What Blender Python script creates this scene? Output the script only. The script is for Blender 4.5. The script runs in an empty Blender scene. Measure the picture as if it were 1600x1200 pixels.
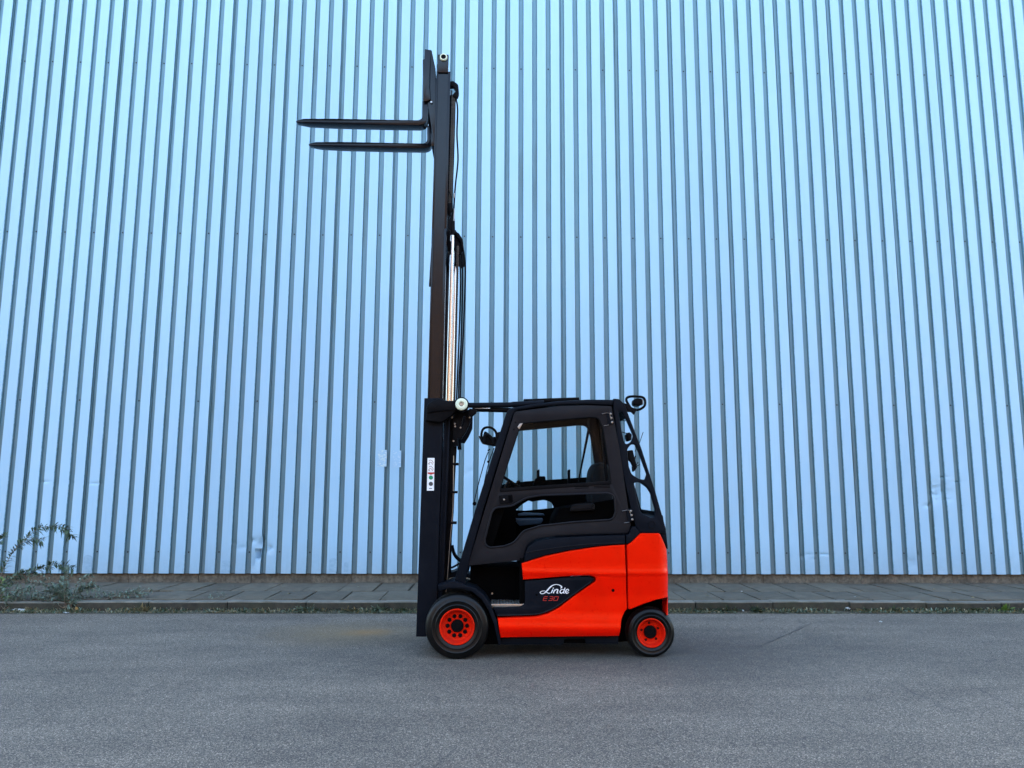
import bpy, bmesh, math, random
from mathutils import Vector, Matrix, geometry, noise
random.seed(7)
R = math.radians
sc = bpy.context.scene
# ------------------------------------------------------------------ camera
H, F = 1.58, 1150.0
CAMROT = (Matrix.Rotation(-R(1.2), 3, 'Z') @ Matrix.Rotation(R(97.95), 3, 'X') @ Matrix.Rotation(R(.21), 3, 'Z'))
cd = bpy.data.cameras.new('camera'); cam = bpy.data.objects.new('camera', cd)
sc.collection.objects.link(cam)
cam.matrix_world = Matrix.Translation((0, 0, H)) @ CAMROT.to_4x4()
cd.sensor_width = 36; cd.lens = F / 1600 * 36; cd.clip_start = .05; cd.clip_end = 500
sc.camera = cam
# ------------------------------------------------------------------ light (open shade: the low sun stands behind the warehouse)
SUN_EL, SUN_AZ = 14, 12
w = bpy.data.worlds.new('World'); sc.world = w; w.use_nodes = True
nt = w.node_tree; nt.nodes.clear()
sky = nt.nodes.new('ShaderNodeTexSky'); sky.sky_type = 'NISHITA'; sky.sun_disc = False
sky.sun_elevation = R(SUN_EL); sky.sun_rotation = R(SUN_AZ); sky.ozone_density = 1.0; sky.dust_density = 3.0
bg = nt.nodes.new('ShaderNodeBackground'); bg.inputs[1].default_value = .15
wo = nt.nodes.new('ShaderNodeOutputWorld')
nt.links.new(sky.outputs[0], bg.inputs[0]); nt.links.new(bg.outputs[0], wo.inputs[0])
sl = bpy.data.lights.new('sun', 'SUN'); sl.energy = 3.0; sl.angle = R(.5); sl.color = (1, .93, .82)
so = bpy.data.objects.new('sun', sl); sc.collection.objects.link(so)
sd = Vector((math.sin(R(SUN_AZ)) * math.cos(R(SUN_EL)), math.cos(R(SUN_AZ)) * math.cos(R(SUN_EL)), math.sin(R(SUN_EL))))
so.rotation_euler = sd.to_track_quat('Z', 'Y').to_euler(); so.location = (0, 30, 30)
sc.view_settings.view_transform = 'Standard'; sc.view_settings.look = 'None'
sc.view_settings.exposure = 3.56; sc.view_settings.gamma = 1
try: sc.view_settings.use_curve_mapping = False
except Exception: pass

# ------------------------------------------------------------------ geometry helpers
def ray(px, py): return CAMROT @ Vector(((px - 800) / F, -(py - 600) / F, -1))
def at(px, py, Y):
    d = ray(px, py); t = Y / d.y
    return (d.x * t, H + d.z * t)
def gr(px, py, z=0.):
    d = ray(px, py); t = (z - H) / d.z
    return (d.x * t, d.y * t)
def rpoly(pts, n=4):
    """pixel polygon, points (x, y) or (x, y, corner radius)"""
    out = []; N = len(pts)
    for i, p in enumerate(pts):
        if len(p) < 3 or p[2] == 0: out.append((p[0], p[1])); continue
        a = Vector(pts[i - 1][:2]); b = Vector(p[:2]); c = Vector(pts[(i + 1) % N][:2]); r = p[2]
        p0 = b + (a - b).normalized() * min(r, (a - b).length * .5)
        p2 = b + (c - b).normalized() * min(r, (c - b).length * .5)
        for k in range(n + 1):
            t = k / n; q = p0 * (1 - t) ** 2 + b * 2 * t * (1 - t) + p2 * t * t
            out.append((q.x, q.y))
    return out
def W(pts, Y): return [at(p[0], p[1], Y) for p in rpoly(pts)]
def area(l): return .5 * sum(l[i - 1][0] * l[i][1] - l[i][0] * l[i - 1][1] for i in range(len(l)))
def inset(l, d):
    """move a counter-clockwise loop inwards by d (clockwise: outwards = into the material)"""
    out = []; N = len(l)
    for i in range(N):
        a, b, c = Vector(l[i - 1]), Vector(l[i]), Vector(l[(i + 1) % N])
        e1 = (b - a); e2 = (c - b)
        if e1.length < 1e-9 or e2.length < 1e-9: out.append(tuple(b)); continue
        e1.normalize(); e2.normalize()
        n1 = Vector((-e1.y, e1.x)); n2 = Vector((-e2.y, e2.x)); m = n1 + n2
        if m.length < 1e-6: m = n1.copy()
        m.normalize(); k = min(1 / max(m.dot(n1), .3), 2.2)
        out.append(tuple(b + m * d * k))
    return out
def clean(l):
    o = []
    for p in l:
        if not o or (Vector(p) - Vector(o[-1])).length > 1e-5: o.append(p)
    if (Vector(o[0]) - Vector(o[-1])).length < 1e-5: o.pop()
    return o
def prism(bm, outer, holes, y0, y1, bev=.004):
    """solid between y0 (near) and y1 with outline in XZ, rounded front and back edges"""
    loops = []
    outer = clean(outer)
    if area(outer) < 0: outer = outer[::-1]
    loops.append(outer)
    for h in holes:
        h = clean(h)
        if area(h) > 0: h = h[::-1]
        loops.append(h)
    b = min(bev, abs(y1 - y0) * .45)
    lay = [(b, y0), (b * .3, y0 + b * .3), (0, y0 + b), (0, y1 - b), (b * .3, y1 - b * .3), (b, y1)] if b > 0 else [(0, y0), (0, y1)]
    rings = []
    for l in loops:
        rr = []
        for d, y in lay:
            q = inset(l, d) if d else l
            rr.append([bm.verts.new((x, y, z)) for x, z in q])
        rings.append(rr); N = len(l)
        for a, c in zip(rr, rr[1:]):
            for i in range(N):
                j = (i + 1) % N
                bm.faces.new((a[i], a[j], c[j], c[i]))
    for side in (0, -1):
        vs = [v for rr in rings for v in rr[side]]
        tr = geometry.tessellate_polygon([[Vector((v.co.x, v.co.z, 0)) for v in rr[side]] for rr in rings])
        for t in tr:
            tri = [vs[k] for k in t]
            if len(set(tri)) < 3: continue
            n = (tri[1].co - tri[0].co).cross(tri[2].co - tri[0].co)
            want = -1 if side == 0 else 1
            if n.y * want < 0: tri.reverse()
            try: bm.faces.new(tri)
            except ValueError: pass
    return bm
def box(bm, x0, x1, y0, y1, z0, z1, bev=0):
    return prism(bm, [(x0, z0), (x1, z0), (x1, z1), (x0, z1)], [], y0, y1, bev)
def tube(bm, pts, r, seg=10, closed=False, cap=True):
    pts = [Vector(p) for p in pts]; N = len(pts); rings = []; up = None
    rs = r if isinstance(r, (list, tuple)) else [r] * N
    for i, p in enumerate(pts):
        if closed: t = pts[(i + 1) % N] - pts[i - 1]
        else: t = pts[min(i + 1, N - 1)] - pts[max(i - 1, 0)]
        t.normalize()
        if up is None: up = t.orthogonal().normalized()
        up = (up - t * up.dot(t)).normalized(); s = t.cross(up)
        rings.append([bm.verts.new(p + (up * math.cos(a) + s * math.sin(a)) * rs[i]) for a in [2 * math.pi * k / seg for k in range(seg)]])
    for i in range(N if closed else N - 1):
        a, c = rings[i], rings[(i + 1) % N]
        off = 0
        if closed and i == N - 1:
            off = min(range(seg), key=lambda o: (a[0].co - c[o].co).length)
        for k in range(seg):
            bm.faces.new((a[k], a[(k + 1) % seg], c[(k + 1 + off) % seg], c[(k + off) % seg]))
    if cap and not closed:
        bm.faces.new(rings[0][::-1]); bm.faces.new(rings[-1])
    return bm
def curve(pts, n=5):
    """Catmull-Rom through 3D points"""
    P = [Vector(p) for p in pts]; P = [P[0] * 2 - P[1]] + P + [P[-1] * 2 - P[-2]]; out = []
    for i in range(1, len(P) - 2):
        for k in range(n):
            t = k / n
            out.append(.5 * ((2 * P[i]) + (P[i + 1] - P[i - 1]) * t + (2 * P[i - 1] - 5 * P[i] + 4 * P[i + 1] - P[i + 2]) * t * t + (3 * P[i] - P[i - 1] - 3 * P[i + 1] + P[i + 2]) * t ** 3))
    out.append(P[-2]); return out
def T(pts, Y, n=0):
    """pixel path -> 3D path at depth Y (or per-point depth)"""
    o = [Vector((*at(p[0], p[1], p[2] if len(p) > 2 else Y), 0)) for p in pts]
    o = [Vector((v.x, (p[2] if len(p) > 2 else Y), v.y)) for v, p in zip(o, pts)]
    return curve(o, n) if n else o
def lathe(bm, prof, cx, cy, cz, seg=64, sgn=1):
    """turn (radius, depth) about the Y axis; depth counts from cy in direction sgn"""
    rings = []
    for r, d in prof:
        if r < 1e-6: rings.append([bm.verts.new((cx, cy + sgn * d, cz))])
        else: rings.append([bm.verts.new((cx + r * math.cos(2 * math.pi * k / seg), cy + sgn * d, cz + r * math.sin(2 * math.pi * k / seg))) for k in range(seg)])
    for a, c in zip(rings, rings[1:]):
        for k in range(seg):
            j = (k + 1) % seg
            f = [a[k % len(a)], a[j % len(a)], c[j % len(c)], c[k % len(c)]]
            g = []
            for v in f:
                if v not in g: g.append(v)
            if len(g) > 2: bm.faces.new(g)
    return bm
def obj(name, bm, m, parent=None, smooth=35, label=None, kind=None, recalc=True):
    if recalc: bmesh.ops.recalc_face_normals(bm, faces=bm.faces)
    if parent is not None:
        bmesh.ops.translate(bm, vec=-Vector(ROOTLOC.get(parent.name, (0, 0, 0))), verts=bm.verts)
    me = bpy.data.meshes.new(name); bm.to_mesh(me); bm.free()
    if smooth:
        for p in me.polygons: p.use_smooth = True
        me.set_sharp_from_angle(angle=R(smooth))
    me.materials.append(m)
    o = bpy.data.objects.new(name, me); sc.collection.objects.link(o)
    if parent is not None: o.parent = parent; ROOTLOC[o.name] = ROOTLOC.get(parent.name, (0, 0, 0))
    if label: o['label'] = label
    if kind: o['kind'] = kind
    return o
ROOTLOC = {}
def thing(name, label, cat, loc=(0, 0, 0), group=None):
    o = bpy.data.objects.new(name, None); o.empty_display_size = .2
    sc.collection.objects.link(o); o.location = loc; ROOTLOC[o.name] = tuple(loc)
    o['label'] = label; o['category'] = cat
    if group: o['group'] = group
    return o
def struct_empty(name, loc=(0, 0, 0)):
    o = bpy.data.objects.new(name, None); sc.collection.objects.link(o); o.location = loc; ROOTLOC[o.name] = tuple(loc)
    o['kind'] = 'structure'; return o
def tag(o, label, cat, group=None):
    o['label'] = label; o['category'] = cat
    if group: o['group'] = group
    return o

# ------------------------------------------------------------------ materials
class NT:
    def __init__(s, name):
        s.m = bpy.data.materials.new(name); s.m.use_nodes = True; s.t = s.m.node_tree
        s.b = s.t.nodes['Principled BSDF']; s.out = s.t.nodes['Material Output']
    def n(s, typ, **kw):
        x = s.t.nodes.new(typ)
        for k, v in kw.items():
            if k.startswith('i_'):
                key = k[2:]; x.inputs[int(key) if key.isdigit() else key].default_value = v
            else: setattr(x, k, v)
        return x
    def l(s, a, b): s.t.links.new(a, b)
    def coord(s, scale=(1, 1, 1), kind='Object'):
        tc = s.n('ShaderNodeTexCoord'); mp = s.n('ShaderNodeMapping'); mp.inputs['Scale'].default_value = scale
        s.l(tc.outputs[kind], mp.inputs[0]); return mp.outputs[0]
    def noise(s, sc_, det=4, rough=.55, vec=None, scale=(1, 1, 1)):
        x = s.n('ShaderNodeTexNoise'); x.inputs['Scale'].default_value = sc_; x.inputs['Detail'].default_value = det; x.inputs['Roughness'].default_value = rough
        s.l(vec if vec is not None else s.coord(scale), x.inputs['Vector']); return x.outputs['Fac']
    def ramp(s, fac, stops):
        x = s.n('ShaderNodeValToRGB'); e = x.color_ramp.elements
        while len(e) < len(stops): e.new(.5)
        for q, (p, c) in zip(e, stops): q.position = p; q.color = (*c, 1) if len(c) == 3 else c
        s.l(fac, x.inputs[0]); return x.outputs['Color']
    def mix(s, fac, a, b, mode='MIX'):
        x = s.n('ShaderNodeMix', data_type='RGBA', blend_type=mode)
        for sock, v in ((x.inputs[0], fac), (x.inputs[6], a), (x.inputs[7], b)):
            if isinstance(v, (int, float)): sock.default_value = v
            elif isinstance(v, tuple): sock.default_value = (*v, 1)
            else: s.l(v, sock)
        return x.outputs[2]
    def math(s, op, a, b=0., c=None):
        x = s.n('ShaderNodeMath', operation=op)
        for i, v in enumerate((a, b) if c is None else (a, b, c)):
            if isinstance(v, (int, float)): x.inputs[i].default_value = v
            else: s.l(v, x.inputs[i])
        return x.outputs[0]
    def bump(s, h, dist=.002, strength=.5):
        x = s.n('ShaderNodeBump'); x.inputs['Distance'].default_value = dist; x.inputs['Strength'].default_value = strength
        s.l(h, x.inputs['Height']); s.l(x.outputs[0], s.b.inputs['Normal'])
def paint(name, col, rough=.4, metal=0., var=.12, dust=None, dustamt=.25, bump=.0004, bs=400, spec=.2, coat=0, tint=None):
    k = NT(name); n1 = k.noise(3.0, 5); n2 = k.noise(40, 3)
    dark = tuple(c * (1 - var) for c in col); lite = tuple(min(1, c * (1 + var)) for c in col)
    c = k.ramp(n1, [(.3, dark), (.7, lite)])
    if dust:
        f = k.math('MULTIPLY', k.ramp(k.noise(7, 6, .65), [(.45, (0, 0, 0)), (.75, (1, 1, 1))]), dustamt)
        c = k.mix(f, c, dust)
    k.l(c, k.b.inputs['Base Color']); k.b.inputs['Metallic'].default_value = metal
    rr = k.math('MULTIPLY_ADD', n2, .18, rough - .09); k.l(rr, k.b.inputs['Roughness'])
    k.b.inputs['Specular IOR Level'].default_value = spec
    k.b.inputs['Coat Weight'].default_value = coat
    if tint: k.b.inputs['Specular Tint'].default_value = (*tint, 1)
    if bump: k.bump(k.noise(bs, 2), bump, .4)
    return k.m
M = {}
M['charcoal'] = paint('charcoal_paint', (.0035, .0050, .0085), .5, dust=(.010, .011, .014), dustamt=.4, spec=.055)
M['black'] = paint('black_plastic', (.003, .003, .004), .5, dust=(.014, .013, .013), dustamt=.25, bump=.0008, spec=.05)
M['door'] = paint('door_plastic', (.0085, .0082, .0105), .5, dust=(.02, .018, .018), dustamt=.3, spec=.11)
M['mast'] = paint('mast_steel_paint', (.003, .0035, .006), .22, dust=(.008, .007, .006), dustamt=.2, spec=.24)
M['void'] = paint('cab_lining', (.0012, .0012, .0014), .8, spec=.03)
M['red'] = paint('red_orange_paint', (.72, .0050, .0005), .30, var=.08, spec=.5, tint=(1, .22, .05), dust=(.62, .010, .002), dustamt=.35)
M['rimred'] = paint('rim_paint', (.62, .009, .002), .4, var=.08, dust=(.2, .03, .02), dustamt=.4, spec=.5, tint=(1, .2, .05))
M['rubber'] = paint('tyre_rubber', (.0022, .0022, .0024), .36, var=.3, dust=(.012, .011, .010), dustamt=.5, spec=.2)
M['tread'] = paint('tyre_tread_rubber', (.012, .012, .011), .8, var=.3, dust=(.05, .046, .04), dustamt=.8, spec=.15)
M['chrome'] = paint('chrome_rod', (.55, .54, .54), .2, 1.0, var=.04, bump=0)
M['steel'] = paint('bare_steel', (.35, .34, .33), .38, 1.0, var=.2, dust=(.1, .08, .06), dustamt=.5)
M['chain'] = paint('oiled_chain', (.050, .043, .036), .45, .3, var=.4)
M['cream'] = paint('cream_nylon', (.62, .66, .50), .4, var=.06)
M['white'] = paint('white_print', (.75, .75, .76), .4, var=.03, bump=0)
M['redprint'] = paint('red_print', (.42, .03, .025), .5, bump=0)
M['green'] = paint('green_print', (.01, .22, .10), .5, bump=0)
M['greyprint'] = paint('grey_print', (.06, .06, .065), .5, bump=0)
M['wheat'] = paint('brown_print', (.30, .17, .11), .5, bump=0)
M['seat'] = paint('seat_fabric', (.006, .006, .008), .85, bump=.001, bs=900)
M['lens'] = paint('lamp_lens', (.4, .42, .45), .15, bump=0)
M['bluegrey'] = paint('dash_plastic', (.020, .042, .070), .5, spec=.3)
def glass():
    k = NT('window_glass'); k.t.nodes.remove(k.b)
    tr = k.n('ShaderNodeBsdfTransparent'); tr.inputs[0].default_value = (.90, .93, .93, 1)
    gl = k.n('ShaderNodeBsdfGlossy'); gl.inputs['Roughness'].default_value = .02; gl.inputs[0].default_value = (1, 1, 1, 1)
    fr = k.n('ShaderNodeFresnel'); fr.inputs[0].default_value = 1.5
    mx = k.n('ShaderNodeMixShader'); k.l(k.math('MULTIPLY', fr.outputs[0], .06), mx.inputs[0]); k.l(tr.outputs[0], mx.inputs[1]); k.l(gl.outputs[0], mx.inputs[2])
    k.l(mx.outputs[0], k.out.inputs[0]); return k.m
M['glass'] = glass()
WY = 11.586; PIT = .2307; GD = .036
def wallmat():
    k = NT('pale_blue_coated_steel')
    tc = k.n('ShaderNodeTexCoord'); sp = k.n('ShaderNodeSeparateXYZ'); k.l(tc.outputs['Object'], sp.inputs[0])
    base = k.ramp(k.noise(.35, 5, .6, scale=(1, 1, .35)), [(.3, (.275, .440, .585)), (.7, (.315, .488, .63))])
    # fine vertical streaks of dirt
    st = k.noise(9, 5, .6, scale=(3.5, 1, .12))
    base = k.mix(k.math('MULTIPLY', k.ramp(st, [(.55, (0, 0, 0)), (.8, (1, 1, 1))]), .25), base, (.22, .33, .40))
    # shade of the channels painted as darker teal, some grime with it (object Y runs into the channel)
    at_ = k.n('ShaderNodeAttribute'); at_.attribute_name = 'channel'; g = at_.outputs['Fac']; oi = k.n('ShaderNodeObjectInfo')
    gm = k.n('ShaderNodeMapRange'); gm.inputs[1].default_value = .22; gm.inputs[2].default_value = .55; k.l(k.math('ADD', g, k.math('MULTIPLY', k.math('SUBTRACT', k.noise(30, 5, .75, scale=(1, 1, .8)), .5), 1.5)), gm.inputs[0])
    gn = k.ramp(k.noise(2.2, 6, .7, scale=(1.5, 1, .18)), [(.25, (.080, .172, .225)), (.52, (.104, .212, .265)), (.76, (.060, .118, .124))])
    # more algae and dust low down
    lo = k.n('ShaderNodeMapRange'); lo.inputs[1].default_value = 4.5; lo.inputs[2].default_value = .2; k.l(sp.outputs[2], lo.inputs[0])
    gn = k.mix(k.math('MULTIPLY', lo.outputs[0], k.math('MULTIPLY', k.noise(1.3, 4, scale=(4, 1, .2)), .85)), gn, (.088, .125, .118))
    dk = k.n('ShaderNodeMapRange'); dk.inputs[1].default_value = 1.05; dk.inputs[2].default_value = 1.7; k.l(g, dk.inputs[0])  # dark corner lines: crease shade painted into the channel colour
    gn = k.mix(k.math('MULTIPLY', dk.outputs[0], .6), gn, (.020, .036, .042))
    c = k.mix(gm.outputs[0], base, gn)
    # specks
    vo = k.n('ShaderNodeTexVoronoi'); vo.inputs['Scale'].default_value = 7; k.l(k.coord((1, .1, 1)), vo.inputs['Vector'])
    sk = k.ramp(vo.outputs['Distance'], [(.018, (1, 1, 1)), (.03, (0, 0, 0))])
    c = k.mix(k.math('MULTIPLY', sk, .35), c, (.09, .11, .12))
    # splash dirt above the plinth
    sp2 = k.n('ShaderNodeMapRange'); sp2.inputs[1].default_value = .75; sp2.inputs[2].default_value = .25; k.l(sp.outputs[2], sp2.inputs[0])
    c = k.mix(k.math('MULTIPLY', k.math('MULTIPLY', sp2.outputs[0], k.noise(12, 6, .7)), .45), c, (.16, .20, .22))
    v = k.math('MULTIPLY_ADD', oi.outputs['Random'], .09, .955); cm = k.n('ShaderNodeCombineColor')
    for i in range(3): k.l(v, cm.inputs[i])
    c = k.mix(1., c, cm.outputs[0], 'MULTIPLY')
    k.l(c, k.b.inputs['Base Color'])
    k.l(k.math('MULTIPLY_ADD', k.noise(5, 4), .25, .34), k.b.inputs['Roughness'])
    k.bump(k.noise(26, 3, .5, scale=(1, 1, .5)), .0012, .35)
    return k.m
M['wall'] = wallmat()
def asphalt():
    k = NT('worn_asphalt')
    big = k.noise(.45, 5, .6); mid = k.noise(2.2, 5, .6, scale=(.35, 1, 1)); fine = k.noise(120, 3, .7)
    vo = k.n('ShaderNodeTexVoronoi'); vo.inputs['Scale'].default_value = 165; k.l(k.coord(), vo.inputs['Vector'])
    agg = k.n('ShaderNodeSeparateXYZ'); k.l(vo.outputs['Color'], agg.inputs[0])
    c = k.ramp(big, [(.3, (.100, .083, .067)), (.7, (.162, .135, .105))])
    c = k.mix(.5, c, k.ramp(mid, [(.3, (.074, .063, .052)), (.7, (.192, .160, .126))]))
    c = k.mix(.8, c, k.ramp(agg.outputs[0], [(0, (.15, .15, .16)), (.45, (.85, .85, .87)), (.8, (1.4, 1.4, 1.4)), (1, (3.6, 3.5, 3.4))]), 'MULTIPLY')
    c = k.mix(.45, c, k.ramp(fine, [(.3, (.3, .3, .3)), (.7, (1.7, 1.7, 1.7))]), 'MULTIPLY')
    # rust stain in front of the mast
    tc = k.n('ShaderNodeTexCoord')
    def blob(x, y, sx, sy, edge):
        mp = k.n('ShaderNodeMapping'); mp.inputs['Location'].default_value = (-x / sx, -y / sy, 0); mp.inputs['Scale'].default_value = (1 / sx, 1 / sy, 0)
        k.l(tc.outputs['Object'], mp.inputs[0]); ln = k.n('ShaderNodeVectorMath', operation='LENGTH'); k.l(mp.outputs[0], ln.inputs[0])
        v = k.math('ADD', ln.outputs['Value'], k.math('MULTIPLY', k.math('SUBTRACT', k.noise(6, 6, .7), .5), edge))
        return k.ramp(v, [(.0, (1, 1, 1)), (1., (0, 0, 0))])
    x, y = gr(543, 990); c = k.mix(k.math('MULTIPLY', blob(x, y, 1.15, .85, .9), .7), c, (.175, .120, .055))
    x, y = gr(575, 988); c = k.mix(k.math('MULTIPLY', blob(x, y, .36, .24, 1.3), .6), c, (.26, .135, .04))
    # darker patch under and beside the truck
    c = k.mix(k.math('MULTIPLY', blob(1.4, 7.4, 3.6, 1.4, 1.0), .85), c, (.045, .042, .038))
    # oil spots
    vo2 = k.n('ShaderNodeTexVoronoi'); vo2.inputs['Scale'].default_value = 1.3; k.l(k.coord((1, 1.4, 1)), vo2.inputs['Vector'])
    oc = k.math('ADD', vo2.outputs['Distance'], k.math('MULTIPLY', k.noise(25, 4), .06))
    c = k.mix(k.math('MULTIPLY', k.ramp(oc, [(.045, (1, 1, 1)), (.075, (0, 0, 0))]), .6), c, (.03, .028, .026))
    # faint long cracks
    vc = k.n('ShaderNodeTexVoronoi', feature='DISTANCE_TO_EDGE'); vc.inputs['Scale'].default_value = .55
    nn = k.n('ShaderNodeTexNoise'); nn.inputs['Scale'].default_value = 3; nn.inputs['Detail'].default_value = 5
    k.l(k.coord(), nn.inputs['Vector']); ad = k.n('ShaderNodeVectorMath', operation='MULTIPLY_ADD'); ad.inputs[1].default_value = (.35, .35, .0)
    k.l(nn.outputs['Color'], ad.inputs[0]); k.l(k.coord(), ad.inputs[2]); k.l(ad.outputs[0], vc.inputs['Vector'])
    cr = k.ramp(vc.outputs['Distance'], [(.0, (1, 1, 1)), (.006, (0, 0, 0))])
    cr = k.math('MULTIPLY', cr, k.ramp(k.noise(.8, 3), [(.5, (0, 0, 0)), (.62, (1, 1, 1))]))
    c = k.mix(k.math('MULTIPLY', cr, .55), c, (.03, .03, .032))
    k.l(c, k.b.inputs['Base Color']); k.b.inputs['Roughness'].default_value = .78
    k.b.inputs['Specular IOR Level'].default_value = .35
    h = k.math('ADD', k.math('MULTIPLY', vo.outputs['Distance'], -1.0), k.math('MULTIPLY', fine, .6))
    h = k.math('SUBTRACT', h, k.math('MULTIPLY', cr, 1.0))
    k.bump(h, .007, .9)
    return k.m
M['asphalt'] = asphalt()
def stone(name, c0, c1, moss=(.06, .065, .03), mossamt=.3, sc_=6, rough=.85, bd=.004):
    k = NT(name); oi = k.n('ShaderNodeObjectInfo')
    c = k.ramp(k.noise(sc_, 7, .65), [(.3, c0), (.7, c1)])
    v = k.math('MULTIPLY_ADD', oi.outputs['Random'], .36, .82); cm = k.n('ShaderNodeCombineColor')
    for i in range(3): k.l(v, cm.inputs[i])
    c = k.mix(1., c, cm.outputs[0], 'MULTIPLY')
    c = k.mix(.5, c, k.ramp(k.noise(150, 3, .7), [(.3, (.6, .6, .6)), (.7, (1.4, 1.4, 1.4))]), 'MULTIPLY')
    c = k.mix(k.math('MULTIPLY', k.ramp(k.noise(3.1, 7, .7), [(.48, (0, 0, 0)), (.7, (1, 1, 1))]), mossamt), c, moss)
    k.l(c, k.b.inputs['Base Color']); k.b.inputs['Roughness'].default_value = rough
    k.bump(k.noise(45, 6, .7), bd, .6); return k.m
M['slab'] = stone('paving_concrete', (.060, .048, .033), (.112, .092, .064), (.040, .040, .024), .4)
M['kerb'] = stone('kerb_concrete', (.10, .092, .074), (.165, .15, .12), (.05, .052, .03), .5)
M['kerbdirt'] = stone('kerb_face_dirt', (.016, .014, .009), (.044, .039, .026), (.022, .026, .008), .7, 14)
M['plinth'] = stone('plinth_concrete', (.045, .035, .025), (.15, .125, .092), (.03, .022, .015), .7, 20)
M['soil'] = stone('gutter_soil', (.022, .020, .012), (.085, .072, .045), (.040, .046, .008), .8, 26, .95, .012)
M['joint'] = stone('joint_dirt', (.010, .009, .007), (.022, .020, .014), (.015, .02, .005), .6, 20, .95, .008)
M['brick'] = stone('brown_brick', (.07, .042, .026), (.13, .085, .055), (.05, .035, .027), .3, 1.5)
def leafm(name, a, b):
    k = NT(name); c = k.ramp(k.noise(18, 3), [(.35, a), (.65, b)]); k.l(c, k.b.inputs['Base Color'])
    k.b.inputs['Roughness'].default_value = .55; k.b.inputs['Subsurface Weight'].default_value = 0; return k.m
M['leaf'] = leafm('weed_leaf', (.028, .052, .026), (.070, .105, .052))
M['leafgrey'] = leafm('grey_green_leaf', (.075, .115, .078), (.185, .24, .175))
M['leafbright'] = leafm('bright_leaf', (.08, .16, .02), (.13, .22, .04))
M['stem'] = leafm('weed_stem', (.10, .06, .04), (.16, .13, .08))
M['dry'] = leafm('dry_grass', (.17, .14, .07), (.26, .22, .12))
M['yellow'] = leafm('fallen_leaf', (.35, .20, .05), (.45, .30, .09))
M['paper'] = leafm('litter_paper', (.50, .52, .50), (.66, .67, .65))

# ------------------------------------------------------------------ ground
bm = bmesh.new()
AE = 9.56     # edge of the asphalt
for x0 in range(-60, 60, 10):
    a = [bm.verts.new(v) for v in ((x0, -60, 0), (x0 + 10, -60, 0), (x0 + 10, AE, 0), (x0, AE, 0))]; bm.faces.new(a)
bmesh.ops.remove_doubles(bm, verts=bm.verts, dist=1e-4)
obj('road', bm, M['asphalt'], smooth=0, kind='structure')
bm = bmesh.new(); box(bm, -60, 60, AE - .3, 60, -1.0, -.03); obj('ground', bm, M['joint'], smooth=0, kind='structure')
# gutter strip between asphalt and kerb: uneven soil
GY0, GY1 = AE, 9.74
bm = bmesh.new(); nx = 1400
g = []
for j in range(5):
    row = []
    for i in range(nx + 1):
        x = -16 + 32 * i / nx; y = GY0 + (GY1 + .02 - GY0) * j / 4
        z = -.006 + .020 * (noise.noise((x * 7, y * 9, 1)) + .5 * noise.noise((x * 23, y * 25, 2))) + (.012 if j >= 3 else 0)
        if j == 0: z = -.008; y += .012 * noise.noise((x * 3, 0, 5))
        row.append(bm.verts.new((x, y, z)))
    g.append(row)
for a, b in zip(g, g[1:]):
    for i in range(nx): bm.faces.new((a[i], a[i + 1], b[i + 1], b[i]))
obj('gutter', bm, M['soil'], kind='structure')
# kerb stones
KZ, KY0, KY1 = .118, 9.745, 9.90
kerb = struct_empty('kerb', (0, 9.7, 0)); x = -14.4; i = 0
while x < 14.5:
    L = 1.0 + random.uniform(-.01, .01); bm = bmesh.new()
    dz = random.uniform(-.008, .006); dy = random.uniform(-.01, .008); g = .001 + random.random() * .003
    box(bm, x + g, x + L - g, KY0 + dy, KY1 + dy, -.05, KZ + dz, .012)
    bmesh.ops.bisect_plane(bm, geom=bm.verts[:] + bm.edges[:] + bm.faces[:], plane_co=(0, 0, KZ + dz - .014), plane_no=(0, 0, 1))
    for q in range(1, 10):
        bmesh.ops.bisect_plane(bm, geom=bm.verts[:] + bm.edges[:] + bm.faces[:], plane_co=(x + L * q / 10, 0, 0), plane_no=(1, 0, 0))
    for v in bm.verts:
        v.co.z += .004 * noise.noise(v.co * 5); v.co.y += .006 * noise.noise(v.co * 6 + Vector((3, 1, 2)))
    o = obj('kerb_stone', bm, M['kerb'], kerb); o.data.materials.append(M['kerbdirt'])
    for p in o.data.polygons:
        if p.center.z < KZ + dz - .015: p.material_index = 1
    x += L
# pavement of two courses of slabs
pav = struct_empty('pavement', (0, 10.5, 0))
bm = bmesh.new(); box(bm, -16, 16, KY1 - .02, WY + .2, -.1, KZ - .022); obj('joint_bed', bm, M['joint'], pav, smooth=0)
rows = [(9.91, 10.70, 0.), (10.712, WY + .05, .27)]
cracks = 0
for (y0, y1, off) in rows:
    x = -14.0 + off
    while x < 14.2:
        L = .5; bm = bmesh.new(); g = .006 + random.random() * .014
        box(bm, x + g, x + L - g, y0 + g, y1 - g, .02, KZ, .009)
        tx, ty, tz = random.uniform(-.012, .012), random.uniform(-.010, .010), random.uniform(-.006, .006)
        for v in bm.verts: v.co.z += tz + (v.co.x - x - L / 2) * tx + (v.co.y - (y0 + y1) / 2) * ty
        o = obj('paving_slab', bm, M['slab'], pav)
        x += L

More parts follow.
